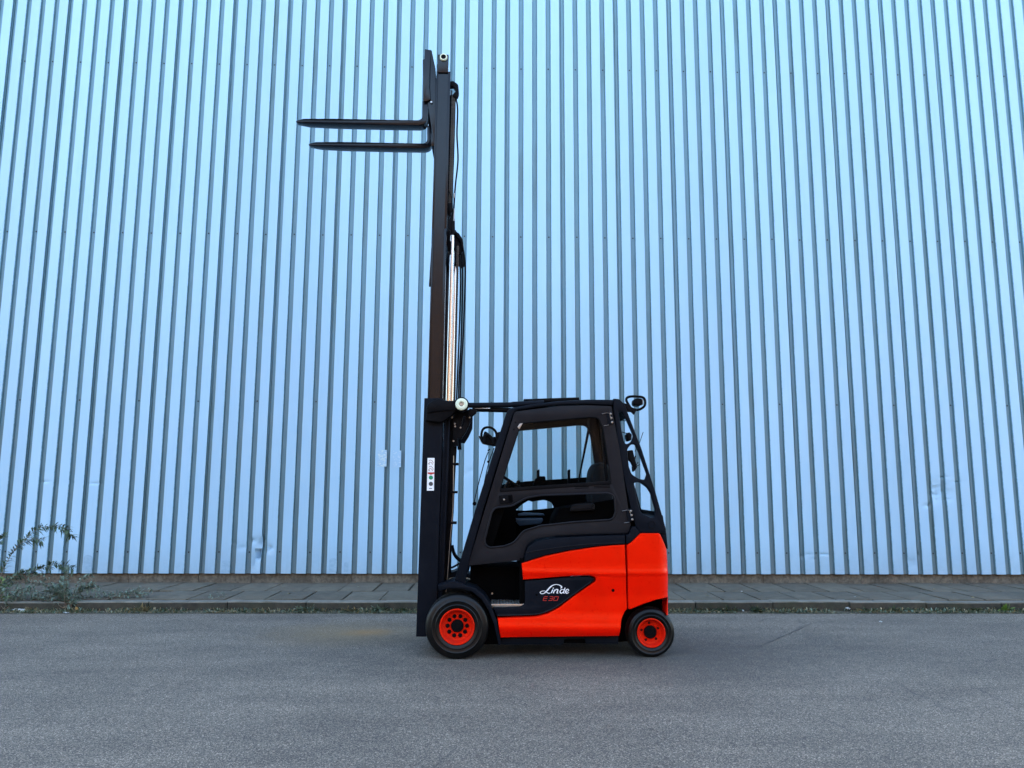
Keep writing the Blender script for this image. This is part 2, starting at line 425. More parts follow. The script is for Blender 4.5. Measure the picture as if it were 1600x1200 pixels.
# ------------------------------------------------------------------ warehouse wall of trapezoid sheets
wall = thing('warehouse', 'pale blue corrugated steel warehouse wall standing behind the pavement', 'building', (0, WY, 0))
ZB, ZT = .256, 11.2
xj = at(192, 62, WY)[0] - .3 * PIT + .030         # a sheet joint
NP = 4; SH = PIT * NP
dents = []
def dent(px, py, rx, rz, d, ang=0): x, z = at(px, py, WY); dents.append((x, z, rx, rz, d, ang))
dent(403, 865, .06, .26, .05, .25); dent(396, 845, .05, .05, .02); dent(378, 856, .07, .05, .012); dent(420, 856, .05, .10, .02)
dent(1462, 768, .10, .20, .022, .1); dent(1480, 770, .09, .14, .016); dent(1450, 790, .06, .05, .014)
dent(1425, 880, .06, .10, .02); dent(1436, 868, .05, .06, .012)
dent(735, 735, .06, .035, .010); dent(728, 741, .05, .03, .008); dent(1255, 870, .07, .03, .01); dent(1272, 874, .06, .03, .008)
for a_, b_ in ((70, 752), (110, 754), (150, 755), (1330, 690), (1445, 689), (1470, 689), (365, 848), (1262, 867), (1285, 866), (1475, 745), (1495, 753), (1480, 780)): dent(a_, b_, .10, .014, .010)
dent(135, 878, .06, .10, .006); dent(353, 885, .05, .08, .006)
def disp(x, z):
    s = 0
    for (a, b, rx, rz, d, an) in dents:
        u = (x - a) - an * (z - b); t = (u / rx) ** 2 + ((z - b) / rz) ** 2
        if t < 5: s += 1.5 * d * math.exp(-t * 1.6) * (1 + 1.1 * noise.noise((x * 26, z * 18, 0)))
    return s
zs = []; z = ZB
while z < ZT:
    zs.append(z); z += .025 if z < 1.9 else (.12 if z < 4 else .25)
zs.append(ZT)
def sheet_profile(first):
    P = []
    fl = .1445; op = PIT - fl; fk = .011; e = .0045
    for k in range(NP):
        x0 = k * PIT
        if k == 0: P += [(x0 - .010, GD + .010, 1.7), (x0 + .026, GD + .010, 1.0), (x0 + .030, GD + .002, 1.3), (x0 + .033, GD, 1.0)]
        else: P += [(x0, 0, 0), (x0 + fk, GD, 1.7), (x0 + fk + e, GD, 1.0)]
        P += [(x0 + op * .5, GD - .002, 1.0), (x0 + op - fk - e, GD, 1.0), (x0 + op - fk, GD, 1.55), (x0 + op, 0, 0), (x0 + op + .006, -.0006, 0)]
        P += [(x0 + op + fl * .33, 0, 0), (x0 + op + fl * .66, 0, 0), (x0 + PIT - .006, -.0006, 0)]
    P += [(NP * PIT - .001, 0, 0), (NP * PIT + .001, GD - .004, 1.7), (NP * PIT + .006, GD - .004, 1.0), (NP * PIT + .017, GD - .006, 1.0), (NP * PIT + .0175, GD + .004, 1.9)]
    return P
n0 = int(math.ceil((-11.5 - xj) / SH)); n1 = int((12.0 - xj) / SH)
for s in range(n0, n1 + 1):
    X0 = xj + s * SH; bm = bmesh.new(); P = sheet_profile(True); cols = []
    ph = random.random() * 50
    for zz in zs:
        row = []
        for (px_, d, ch_) in P:
            x = X0 + px_
            dx = .0016 * noise.noise((px_ * 3 + ph, zz * 1.6, 0)) + .0010 * noise.noise((px_ * 9 + ph, zz * 7, 3))
            dy = .0030 * noise.noise((x * 1.2, zz * .5, 9)) + .0012 * noise.noise((x * 5, zz * 2.2, 4))
            dd = disp(x, zz)
            row.append(bm.verts.new((x + dx + .2 * dd, WY + d + dy + dd, zz)))
        cols.append(row)
    for a, b in zip(cols, cols[1:]):
        for i in range(len(P) - 1): bm.faces.new((a[i], a[i + 1], b[i + 1], b[i]))
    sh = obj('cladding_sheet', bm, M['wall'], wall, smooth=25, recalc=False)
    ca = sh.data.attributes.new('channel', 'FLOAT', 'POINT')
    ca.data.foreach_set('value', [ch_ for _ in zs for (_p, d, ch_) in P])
# paint-over marks: faded rectangles and rounded touch-ups on single ribs
def mark(name, px0, px1, py0, py1, mat, lab, rnd=0.):
    x0, z1 = at(px0, py0, WY); x1, z0 = at(px1, py1, WY); bm = bmesh.new(); r = (x1 - x0) / 2
    pts = [(x0, z0), (x1, z0)]
    if rnd:
        pts += [(x0 + r + r * math.cos(a), z1 - r * .6 + r * .6 * math.sin(a)) for a in [math.pi * k / 10 for k in range(11)]]
    else:
        for k in range(7): pts.append((x1 + .004 * noise.noise((k, 3, 1)), z0 + (z1 - z0) * (k + 1) / 8))
        for k in range(7): pts.append((x1 - (x1 - x0) * k / 6, z1 + .008 * noise.noise((k * 2.2, 8, 1))))
    prism(bm, pts, [], WY - .0055, WY - .0035, 0)
    o = obj(name, bm, mat, wall, smooth=0, label=lab); return o
def patchy(name, a, b, sc_, lo, hi):
    k = NT(name); c = k.ramp(k.noise(sc_, 6, .7, scale=(1, 1, 1.6)), [(lo, a), (hi, b)]); k.l(c, k.b.inputs['Base Color']); k.b.inputs['Roughness'].default_value = .5; return k.m
M['graf'] = patchy('scraped_sticker', (.28, .43, .57), (.50, .58, .56), 26, .46, .60)
M['graf2'] = patchy('scraped_sticker_faint', (.28, .44, .59), (.42, .54, .62), 22, .50, .66)
M['touch'] = patchy('touch_up_paint', (.215, .345, .46), (.26, .40, .52), 14, .4, .6)
mark('sticker_remnant', 590.5, 604, 703, 729, M['graf'], 'scraped white sticker remnant')
mark('sticker_remnant', 614, 626.5, 704, 730, M['graf2'], 'faint scraped sticker remnant')
for (a, b, c, d) in ((132, 142, 867, 894), (347.5, 358.5, 875, 893), (515, 526, 872, 893), (538, 544, 878, 893)):
    mark('paint_patch', a, b, c, d, M['touch'], 'slightly darker rounded touch-up patch', 1)
# screws
bm = bmesh.new()
for s in range(n0, n1 + 1):
    for k in range(0, NP):
        X = xj + s * SH + k * PIT + .045
        for zr, every in ((5.64, 2), (.575, 2), (2.9, 4), (8.6, 2)):
            if k % every == (1 if every == 2 else 3):
                lathe(bm, [(0, .0), (.007, .0), (.009, .004), (.012, .005), (.012, .008)], X, WY + GD - .012, zr + random.uniform(-.004, .004), 8)
obj('screw', bm, paint('screw_head', (.03, .035, .04), .5), wall, kind='stuff')
# plinth, body and roof of the building
bm = bmesh.new()
xx = -13.
while xx < 13.5:
    L = random.uniform(.8, 1.6); box(bm, xx, xx + L - .006, WY + .062 + random.uniform(0, .006), WY + .19, -.05, ZB + .02, .004); xx += L
for q in range(3): bmesh.ops.bisect_plane(bm, geom=bm.verts[:] + bm.edges[:] + bm.faces[:], plane_co=(0, 0, .08 + .05 * q), plane_no=(0, 0, 1))
obj('plinth', bm, M['plinth'], wall)
bm = bmesh.new()
box(bm, -13, 13.5, WY + .19, WY + 22, -.05, ZT - .02)
obj('building_body', bm, M['plinth'], wall, smooth=0)
bm = bmesh.new(); box(bm, -13.1, 13.6, WY - .08, WY + 22.1, ZT, ZT + .35, .01); obj('roof', bm, M['charcoal'], wall)

# the building across the road, behind the photographer: its sunlit face is what the mast mirrors
opp = thing('brick_building', 'sunlit brown brick building across the road, mirrored in the mast', 'building', (0, -24, 0))
bm = bmesh.new(); box(bm, -45, 45, -36, -24, -.05, 15.5, .01); obj('wall', bm, M['brick'], opp, smooth=0)
bm = bmesh.new(); box(bm, -45.2, 45.2, -36.2, -23.8, 15.503, 15.9, .01); obj('roof', bm, M['charcoal'], opp)
for i in range(18):
    for z in (1.4, 5.2, 9.0, 12.4):
        bm = bmesh.new(); box(bm, -42 + i * 5, -39.6 + i * 5, -24.02, -23.97, z, z + 2.0, .005); obj('window', bm, M['void'], opp)
# ------------------------------------------------------------------ forklift
YW = 7.07; YC = YW + .60
FL = thing('forklift', 'red and black electric forklift with raised mast parked on the asphalt', 'forklift', (.55, YC, 0))
def mir(bm):
    g = bm.copy()
    for v in g.verts: v.co.y = 2 * YC - v.co.y
    return g
def plate(name, pts, y0, y1, m, holes=(), bev=.004, parent=FL, both=False, Yref=None, fn=None, grid=None, label=None, smooth=35):
    Yr = YW + y0 if Yref is None else Yref
    bm = bmesh.new(); prism(bm, W(pts, Yr), [W(h, Yr) for h in holes], YW + y0, YW + y1, bev)
    if fn:
        xs = [v.co.x for v in bm.verts]; zz = [v.co.z for v in bm.verts]
        gx = grid or .04; x = min(xs) + gx
        while x < max(xs): bmesh.ops.bisect_plane(bm, geom=bm.verts[:] + bm.edges[:] + bm.faces[:], plane_co=(x, 0, 0), plane_no=(1, 0, 0)); x += gx
        z = min(zz) + gx
        while z < max(zz): bmesh.ops.bisect_plane(bm, geom=bm.verts[:] + bm.edges[:] + bm.faces[:], plane_co=(0, 0, z), plane_no=(0, 0, 1)); z += gx * .5
        for v in bm.verts: fn(v)
    r = []
    if both: r.append(obj(name, mir(bm), m, parent, smooth, label))
    r.insert(0, obj(name, bm, m, parent, smooth, label)); return r[0]
def piece(name, m, parent=FL, label=None, smooth=35):
    """context-free builder: returns bm and finish()"""
    bm = bmesh.new(); return bm, (lambda: obj(name, bm, m, parent, smooth, label))
SB = .05          # body side sits 5 cm inboard of the tyre faces
Zp = lambda py: at(900, py, YW + SB)[1]
Xp = lambda px: at(px, 900, YW + SB)[0]
prof = [(Zp(830), -.012), (Zp(852), -.004), (Zp(880), .004), (Zp(888), .010), (Zp(893), .022), (Zp(896), .025), (Zp(900), .013), (Zp(930), .000), (Zp(955), .010), (Zp(972), .036), (Zp(978), .050), (Zp(981), .052), (Zp(984), .049), (Zp(996), .018)]
prof = sorted((z, d) for z, d in prof)
def profile(z):
    if z <= prof[0][0]: return prof[0][1]
    for (a, da), (b, db) in zip(prof, prof[1:]):
        if z <= b:
            t = (z - a) / (b - a); t = t * t * (3 - 2 * t) * .5 + t * .5; return da + (db - da) * t
    return prof[-1][1]
HW = YC - (YW + SB)
def bodyfn(v):
    s = (v.co.y - YC) / HW
    v.co.y = YC + s * (HW + profile(v.co.z + (Xp(900) - v.co.x) * -.012))
side = [(815, 880.5), (850, 869.5), (890, 861), (930, 855), (955, 852.5), (976.5, 851.3), (978, 905), (979.5, 951), (974, 958, 5), (970, 968), (966.5, 993), (782, 995.6), (777.5, 965.5), (836, 963.4), (855, 959), (873, 950), (896.5, 932), (915, 919), (931, 908, 2), (930.5, 901.6, 3), (920, 898.6, 2), (879, 900.6), (817.5, 905.6)]
plate('side_panel', side, SB, 2 * HW + SB, M['red'], bev=.006, fn=bodyfn, grid=.035)
# counterweight with rounded rear corners
XR = Xp(1046.5)
def cwfn(v):
    s = (v.co.y - YC) / HW; rad = .13; d = XR - v.co.x; k = 0
    if d < rad: q = 1 - max(d, 0) / rad; k = rad * .75 * (1 - math.sqrt(max(0, 1 - q * q)))
    v.co.y = YC + s * (HW + profile(v.co.z) * .8 - k)
cw = [(980, 851.5), (986, 848.6, 4), (1001, 833.5, 3), (1031.5, 833.5, 2), (1040, 851), (1044, 859.5, 3), (1046, 880), (1046.8, 899), (1046, 934), (1045.3, 962), (1042.5, 962), (1044.5, 933.8), (1025, 937), (1003, 944.5), (986, 951.5), (982, 951.5)]
plate('counterweight', cw, SB, 2 * HW + SB, M['red'], bev=.006, fn=cwfn, grid=.022)
# bolt hole
x, z = at(958, 922.5, YW + SB - .008); bm, fin = piece('bolt_hole', M['void']); lathe(bm, [(0, 0), (.011, 0), (.014, .003), (.014, .02)], x, YW + SB - .0085, z, 20); fin()
# dark insert with the maker's lettering
ins = [(820, 907.5), (879, 902.6), (919, 900.6, 2), (928.5, 903.5, 2), (928.8, 907.5, 2), (895, 931), (872, 948.6), (854, 957.3, 4), (836, 961.4, 3), (776.8, 963.4), (770, 949.5), (812, 947.6, 2), (820.5, 943.5, 3)]
insert = plate('side_insert', ins, SB + .002, SB + .06, M['charcoal'], bev=.009, both=True)
ridge = [(776.5, 961.5), (835, 959.7), (853, 955.4), (870.5, 947), (894, 929.8), (924, 908.5)]
bm, fin = piece('insert_ridge', M['door'], insert); tube(bm, T(ridge, YW + SB + .004, 5), .0065, 8); fin()
x, z = at(838.4, 929.5, YW + SB); bm, fin = piece('bolt_hole', M['void'], insert); lathe(bm, [(0, 0), (.009, 0), (.012, .003), (.012, .02)], x, YW + SB + .0005, z, 16); fin()
def ribbon(bm, pts, Y, ox, oy, sc_):
    """flat lettering stroke with changing width: points (X, Y, width) in lettering units"""
    n = len(pts); P = [Vector((p[0], p[1], 0)) for p in pts]; Q = curve(P, 6) if n > 2 else P
    Wd = []; m = len(Q)
    for i in range(m):
        t = i / (m - 1) * (n - 1); a = min(int(t), n - 2); f = t - a; Wd.append(pts[a][2] * (1 - f) + pts[a + 1][2] * f)
    L = []; Rr = []
    for i, q in enumerate(Q):
        t = Q[min(i + 1, m - 1)] - Q[max(i - 1, 0)]; t.normalize(); nn = Vector((-t.y, t.x, 0)) * Wd[i] * .43
        for lst, p in ((L, q + nn), (Rr, q - nn)):
            x, z = at(ox + p.x * sc_, oy + p.y * sc_, Y); lst.append(bm.verts.new((x, Y, z)))
    for i in range(m - 1): bm.faces.new((L[i], L[i + 1], Rr[i + 1], Rr[i]))
YL = YW + SB - .0005
bm, fin = piece('lettering', M['white'], insert, 'white maker\'s name in script', 0)
for st in [[(470, 478, 14), (400, 466, 16), (320, 478, 22), (282, 515, 26), (320, 552, 24), (390, 545, 22), (450, 505, 40), (520, 430, 48), (600, 345, 46), (680, 288, 30), (780, 265, 20), (870, 280, 22), (930, 315, 36), (955, 350, 44), (920, 385, 30)],
           [(430, 478, 16), (490, 515, 26), (550, 540, 28), (600, 530, 20)],
           [(680, 425, 36), (650, 480, 38), (628, 530, 40)], [(690, 368, 40), (690, 392, 40)],
           [(745, 425, 36), (715, 480, 38), (690, 540, 38)], [(735, 462, 22), (785, 420, 32), (830, 428, 38), (822, 480, 40), (805, 530, 38), (845, 535, 18)],
           [(1020, 432, 20), (960, 420, 26), (912, 460, 36), (905, 512, 38), (940, 538, 30), (1000, 505, 28)], [(1058, 365, 34), (1035, 440, 36), (1010, 520, 36), (1045, 536, 18)],
           [(1085, 500, 16), (1140, 480, 18), (1172, 440, 26), (1140, 412, 24), (1095, 440, 34), (1075, 500, 40), (1110, 540, 32), (1175, 515, 18)]]:
    ribbon(bm, st, YL, 830, 900, .05)
fin()
bm, fin = piece('lettering', M['redprint'], insert, 'red model lettering', 0)
def seg(a, b, wd=22): ribbon(bm, [(*a, wd), (*b, wd)], YL, 830, 900, .05)
for poly in [[(520, 645), (412, 645), (366, 765), (480, 765)], [(392, 705), (495, 705)], [(580, 645), (690, 645), (645, 765), (535, 765)], [(580, 705), (665, 705)], [(735, 645), (858, 645), (812, 765), (692, 765), (735, 645)]]:
    for a, b in zip(poly, poly[1:]): seg(a, b)
fin().data.materials[0] = paint('red_lettering', (.36, .022, .015), .5, bump=0)

# chassis, step well and underside
plate('chassis', [(782, 996.6), (966, 994), (966, 1006), (916, 1006), (914, 998.5), (882, 998.8), (880, 1007), (783, 1007.5)], SB + .03, 2 * HW + SB - .03, M['charcoal'])
plate('jacking_pocket', [(880, 998), (916, 998), (916, 1005), (880, 1005)], SB + .06, SB + .10, M['void'])
X0, X1 = Xp(735), Xp(975)
bm, fin = piece('underbody', M['void']); box(bm, X0 - .15, Xp(1040), YW + .26, 2 * YC - YW - .26, .115, .40, .01); fin()
bm, fin = piece('front_axle', M['mast']); box(bm, Xp(690), Xp(742), YW + .2, 2 * YC - YW - .2, .16, .46, .02); fin()
bm, fin = piece('floor_tunnel', M['void']); box(bm, Xp(733), Xp(819), YW + .32, 2 * YC - YW - .32, .35, at(0, 885, YW + .3)[1], .01); fin()
# inner face of the battery case seen in the step well
plate('step_wall', [(812, 872), (830, 872), (830, 946), (812, 946)], SB + .03, 2 * HW + SB - .03, M['void'])
# the step: tread plate and bright nosing
zt = at(790, 943.5, YW + SB + .02)[1]
bm, fin = piece('step', M['steel'])
box(bm, Xp(767), Xp(818.5), YW + SB + .012, YW + SB + .30, zt - .03, zt, .004)
step = fin()
for i in range(11):
    for j in range(6):
        cx = Xp(769.5) + i * (Xp(817) - Xp(769.5)) / 10.; cy = YW + SB + .035 + j * .045; a = .7 if (i + j) % 2 else -.7
        bm = bmesh.new(); tube(bm, [(cx - .011 * math.cos(a), cy - .011 * math.sin(a), zt + .001), (cx + .011 * math.cos(a), cy + .011 * math.sin(a), zt + .001)], .003, 5); obj('tread_bar', bm, M['steel'], step)
for px_ in (769, 815):
    x, z = at(px_, 926, YW + SB + .33); bm, fin = piece('bolt', M['steel']); lathe(bm, [(0, 0), (.009, .001), (.010, .008)], x, YW + .315, z, 10); fin()

# fenders over the front wheels
fo = [(684, 915), (698, 911.5), (708, 907, 3), (727, 914.5, 4), (743, 919), (757, 931), (768, 948), (776.8, 972), (783, 1008), (779, 1008), (772, 976), (763, 953), (752, 936), (738, 925), (722, 919.5), (700, 919.5), (686, 923.5)]
plate('fender', fo, .015, .31, M['charcoal'], both=True, bev=.006)
fi = [(783, 1007), (776.8, 972), (768, 948), (757, 931), (743, 920), (743, 935), (752, 960), (756, 1007)]
plate('wheel_arch_liner', fi, .10, .14, M['void'], both=True)
plate('rear_arch_liner', [(964, 1003), (968, 970), (975, 957), (984, 950), (1003, 943), (1025, 935.5), (1044, 932.5), (1044, 965), (1030, 1000)], SB + .24, SB + .28, M['void'], both=True)

# wheels
def wheel(px_, py_, Rt, Rr, y, width, bolts, rb, rbolt, hubr, sgn=1, name='front_wheel', lab=None):
    x = at(px_, py_, y)[0]; z = Rt - .006
    yy = y if sgn > 0 else 2 * YC - y
    e = thing_part(name, (x, yy, z), FL)
    if lab: e['label'] = lab
    bm = bmesh.new()
    P = [(Rr * .96, .045), (Rr * .99, .012), (Rr * 1.06, .004), (Rr * 1.18, -.002), (Rr * 1.22, .002), (Rr * 1.36, .000), (Rr * 1.40, -.004), (Rr * 1.44, .000), (Rt * .86, .006), (Rt * .93, .012), (Rt * .965, .022), (Rt * .985, .036), (Rt, .055)]
    lathe(bm, P, x, yy, z, 72, sgn); bmesh.ops.recalc_face_normals(bm, faces=bm.faces)
    sb = obj('tyre', bm, M['rubber'], e)
    bm = bmesh.new(); seg = 144
    rings = []
    for j, d in enumerate([.055, .060, .075, .085, width / 2 - .005, width / 2 + .005, width - .07, width - .06]):
        r = []
        for k in range(seg):
            a = 2 * math.pi * k / seg; blk = ((k + (3 if d > width / 2 else 0)) % 6) < 1
            cut = .007 if (blk and .057 < d < width - .062) else 0
            if abs(d - width / 2) < .006: cut = 0
            rr = Rt - cut + (.001 if 2 <= j <= 5 else 0); r.append(bm.verts.new((x + rr * math.cos(a), yy + sgn * d, z + rr * math.sin(a))))
        rings.append(r)
    for a, b in zip(rings, rings[1:]):
        for k in range(seg): bm.faces.new((a[k], a[(k + 1) % seg], b[(k + 1) % seg], b[k]))
    for v in bm.verts:
        if v.co.z < .0015: v.co.z = .0015
    obj('tread', bm, M['tread'], e, smooth=30)
    bm = bmesh.new(); lathe(bm, [(Rt, width - .06), (Rt * .9, width), (Rr, width), (Rr * .5, width - .02), (0, width - .02)], x, yy, z, 48, sgn)
    obj('tyre_back', bm, M['rubber'], e)
    bm = bmesh.new()
    lathe(bm, [(Rr * .97, .030), (Rr * .985, .004), (Rr * .95, .001), (Rr * .90, .004), (Rr * .875, .014), (Rr * .84, .045), (Rr * .78, .062), (Rr * .70, .066), (rb + rbolt * 1.4, .066), (hubr * 1.15, .066), (hubr * 1.1, .07), (0, .07)], x, yy, z, 64, sgn)
    rim = obj('rim', bm, M['rimred'], e, smooth=30)
    bm = bmesh.new()
    lathe(bm, [(0, .046), (hubr * .5, .046), (hubr * .55, .050), (hubr * .9, .050), (hubr, .056), (hubr, .068)], x, yy, z, 40, sgn)
    obj('hub_cap', bm, M['black'], e)
    for k in range(bolts):
        a = math.pi / 2 + math.pi / bolts + 2 * math.pi * k / bolts if bolts == 10 else math.pi / 2 + .1 + 2 * math.pi * k / bolts
        bx, bz = x + rb * math.cos(a), z + rb * math.sin(a); bm = bmesh.new()
        lathe(bm, [(rbolt, .0660), (rbolt * 1.0, .0640), (rbolt * .93, .0640), (rbolt * .9, .070)], bx, yy, bz, 20, sgn)
        lathe(bm, [(0, .0655), (rbolt * .92, .0655)], bx, yy, bz, 20, sgn)
        lathe(bm, [(0, .050), (rbolt * .50, .050), (rbolt * .56, .054), (rbolt * .56, .066)], bx, yy, bz, 6, sgn)
        obj('wheel_nut', bm, M['black'], e)
    return e
def thing_part(name, loc, parent):
    o = bpy.data.objects.new(name, None); o.empty_display_size = .1; sc.collection.objects.link(o); o.parent = parent
    pl = Vector(ROOTLOC[parent.name]); o.location = Vector(loc) - pl; ROOTLOC[o.name] = tuple(loc); return o
for sg in (1, -1):
    wheel(714, 979, .298, .166, YW, .25, 10, .091, .0195, .058, sg, 'front_wheel')
    wheel(1018, 990, .228, .136, YW + .075, .19, 5, .083, .0115, .060, sg, 'rear_wheel')

# cab: bent front frame, door, rear pillar, roof (both sides)
fr = [(726, 915), (709.5, 908), (743, 795), (792, 642, 4), (800, 636.5, 3), (831, 631.5), (875, 626.3), (919, 624), (960, 624.3), (957, 633), (919, 631.6), (875, 632.5), (840, 636), (806, 641.5, 4), (801, 649, 3), (757, 790), (735, 870)]
plate('guard_frame', fr, .075, .135, M['charcoal'], both=True, bev=.016)
door_o = [(804, 643, 3), (875, 634.2), (919, 633), (955.5, 634.5, 2), (969, 705), (985.5, 820), (982, 833.5, 5), (930, 834.6), (870, 837.2), (838, 841.5, 6), (823, 851, 6), (819.6, 866), (816.5, 875.2), (731, 884.2)]
up = [(814, 661.5, 3), (921, 651.5), (936, 652.5, 7), (943, 672, 5), (955, 754, 2), (781, 767, 2), (790, 735)]
lo = [(758, 850, 3), (757.5, 842), (768, 802), (773, 793.5, 6), (800, 790.6, 5), (822, 778, 6), (845, 774), (949, 770.4), (960, 774, 8), (962, 799), (958, 812, 8), (896.7, 815.8), (845, 821.5), (818, 829.5, 6), (803, 848, 6), (788, 853.5, 4), (764, 856, 5)]
door = plate('door', door_o, .085, .125, M['door'], holes=[up, lo], bev=.006)
plate('door_frame', [(797, 645), (808, 645), (738, 884), (724, 890)], .128, .15, M['void'], both=True, bev=0)
plate('door_frame', [(797, 645), (803, 639), (958, 631), (958, 640), (875, 640)], .128, .15, M['void'], both=True, bev=0)
bm = bmesh.new(); prism(bm, W(door_o, YW + .085), [W(up, YW + .085), W(lo, YW + .085)], YW + .085, YW + .125, .006); obj('door', mir(bm), M['door'], FL); bm.free()
def loop(pts, Y, r, par, name='window_seal', m=None):
    P = [Vector((x, Y, z)) for x, z in clean(W(pts, Y))]; Q = []
    for i in range(len(P)):
        a, b = P[i], P[(i + 1) % len(P)]; n = max(1, int((b - a).length / .05))
        for k in range(n): Q.append(a.lerp(b, k / n))
    bm = bmesh.new(); tube(bm, Q, r, 8, closed=True); return obj(name, bm, m or M['door'], par)
loop(lo, YW + .083, .0095, door)
loop(up, YW + .090, .006, door, m=M['black'])
def pane(pts, y, par, both=False):
    for s in ((1, -1) if both else (1,)):
        bm = bmesh.new(); prism(bm, W(pts, YW + y), [], YW + y, YW + y + .004, 0)
        if s < 0:
            g = mir(bm); bm.free(); bm = g
        obj('window_pane', bm, M['glass'], par, smooth=0)
pane(up, .108, door); 
# far panes
bm = bmesh.new(); prism(bm, W(up, YW + .108), [], YW + .108, YW + .112, 0); obj('window_pane', mir(bm), M['glass'], FL, smooth=0); bm.free()
# sliding window frames inside the upper opening
plate('window_rail', [(782, 763.5), (955, 751), (955.5, 756.5), (781.5, 769)], .078, .10, M['black'], parent=door, bev=.003)
plate('window_divider', [(936.5, 655), (940.5, 655), (951, 752), (946, 752.5)], .112, .12, M['black'], parent=door, bev=.001)
plate('window_divider', [(918, 655), (920.5, 655), (922, 672), (905, 753), (902.5, 753), (917.5, 672)], .114, .118, M['black'], parent=door, bev=.001)
plate('window_catch', [(808.5, 667, 1), (812, 662), (817, 661), (814, 666), (811.5, 671, 1)], .078, .086, M['steel'], parent=door, bev=.002)
# door handle
hd = plate('door_handle', [(779, 774, 2), (801, 772, 2), (802.5, 784, 2), (799, 786.5), (781, 788, 2)], .078, .088, M['black'], parent=door, bev=.004)
x, z = at(787.5, 780.5, YW + .078); bm, fin = piece('lock', M['steel'], hd); lathe(bm, [(0, 0), (.006, 0), (.0085, .002), (.0085, .006)], x, YW + .0745, z, 16); fin()
plate('handle_recess', [(794, 774.5), (799.5, 774), (800.5, 783.5), (795, 784)], .0765, .079, M['void'], parent=hd, bev=0)
# vent slots
bm, fin = piece('vent_slot', M['void'], door)
for (a, b) in ((898, 920), (928, 953)):
    for k in range(3):
        y_ = 758 + k * 2.2 - (a - 898) * .02
        prism(bm, W([(a, y_), (b, y_ - .6), (b, y_ + .4), (a, y_ + 1.0)], YW + .084), [], YW + .0835, YW + .0855, 0)
fin()
for (px_, py_) in ((805.5, 660), (803, 671)):
    x, z = at(px_, py_, YW + .085); bm, fin = piece('rivet', M['black'], door); lathe(bm, [(0, 0), (.006, .001), (.009, .004)], x, YW + .081, z, 12); fin()
# hinges
for (a, b) in ((952.5, 654), (984, 806)):
    h = plate('hinge', [(a - 4.5, b - 10.5, 1), (a + 3, b - 11, 1), (a + 6.5, b + 8, 1), (a - 1.5, b + 9.5, 1)], .068, .083, M['charcoal'], bev=.003)
    bm, fin = piece('hinge_arm', M['steel'], h)
    tube(bm, T([(a - 12, b - 7.5), (a - 4, b - 9), (a, b - 8.5), (a + 2, b + 1)], YW + .066), .0028, 6); tube(bm, T([(a - 9, b + 11), (a - 1, b + 10)], YW + .07), .0022, 6); fin()
    for k in range(3):
        x, z = at(a + 1.8 + k * 1.1, b - 7.5 + k * 6.6, YW + .066); bm, fin = piece('hinge_bolt', M['steel'], h); lathe(bm, [(0, 0), (.007, .001), (.0105, .005), (.0105, .010)], x, YW + .058, z, 12); fin()
# dark belt panels between door and red body
plate('belt_panel', [(821, 866.5), (824.5, 854.5, 3), (839, 845, 6), (870, 840.5), (930, 837.4), (976.5, 836.3), (976.5, 850.4), (955, 851.3), (930, 853.6), (890, 859.6), (850, 868), (819, 878)], .055, 2 * HW + SB, M['charcoal'], bev=.006)
bm, fin = piece('belt_ridge', M['door']); tube(bm, T([(821, 863.5), (850, 858.5), (890, 853), (930, 849.7), (976, 848)], YW + .054, 4), .0045, 6); fin()
plate('corner_trim', [(978.5, 836.5), (983, 835, 2), (988, 823, 2), (993, 823), (1000, 832.8), (986, 846.8, 3), (978.8, 850)], .06, 2 * HW + SB, M['charcoal'], bev=.005)
# rear pillars
rp = [(958, 622.5, 2), (968, 623.2, 3), (976, 631.5, 4), (1003, 702), (1024, 767), (1034, 802), (1040.8, 826), (1040.8, 833.2), (1001, 833.2), (996, 830), (990, 812), (975, 745), (966, 690), (958.5, 637)]
h1 = [(966.8, 644, 2), (971.6, 643.6, 2), (980, 658), (990, 681, 3), (986.5, 690.5, 3), (979, 694.6, 3), (975.3, 690, 2), (971.6, 673)]
h2 = [(980, 702, 4), (986, 694.4, 3), (992.7, 694, 3), (998, 706), (1011, 741, 2), (1008, 749.6, 2), (999.4, 748.6, 4), (987, 741, 4), (983, 729)]
h3 = [(990.8, 754.5, 2), (999, 753, 4), (1011, 761.4, 4), (1017, 771, 3), (1024, 796), (1023.6, 808, 3), (1016.7, 809), (1001.5, 801, 4), (995.6, 782.5)]
for s in (1, -1):
    bm = bmesh.new(); prism(bm, W(rp, YW + .08), [W(h1, YW + .08), W(h2, YW + .08), W(h3, YW + .08)], YW + .08, YW + .14, .012)
    if s < 0: g = mir(bm); bm.free(); bm = g
    obj('rear_pillar', bm, M['charcoal'], FL)
plate('pillar_gap', [(950, 636), (961, 637), (976, 712), (1000, 830), (985, 836), (976, 800), (962, 705)], .132, .16, M['void'], both=True)
plate('tail_shelf', [(997, 802), (1012, 808), (1024, 810), (1034, 806), (1040.6, 827), (1041.8, 836), (1043.8, 858), (1039.5, 850), (1032, 835), (1001, 835)], .10, 2 * HW + .0, M['charcoal'], bev=.01)
loop([(1013, 817, 2), (1020, 814, 2), (1024, 818, 2), (1022, 825, 2), (1015, 826, 2)], YW + .078, .0028, FL, 'shelf_catch', M['black'])
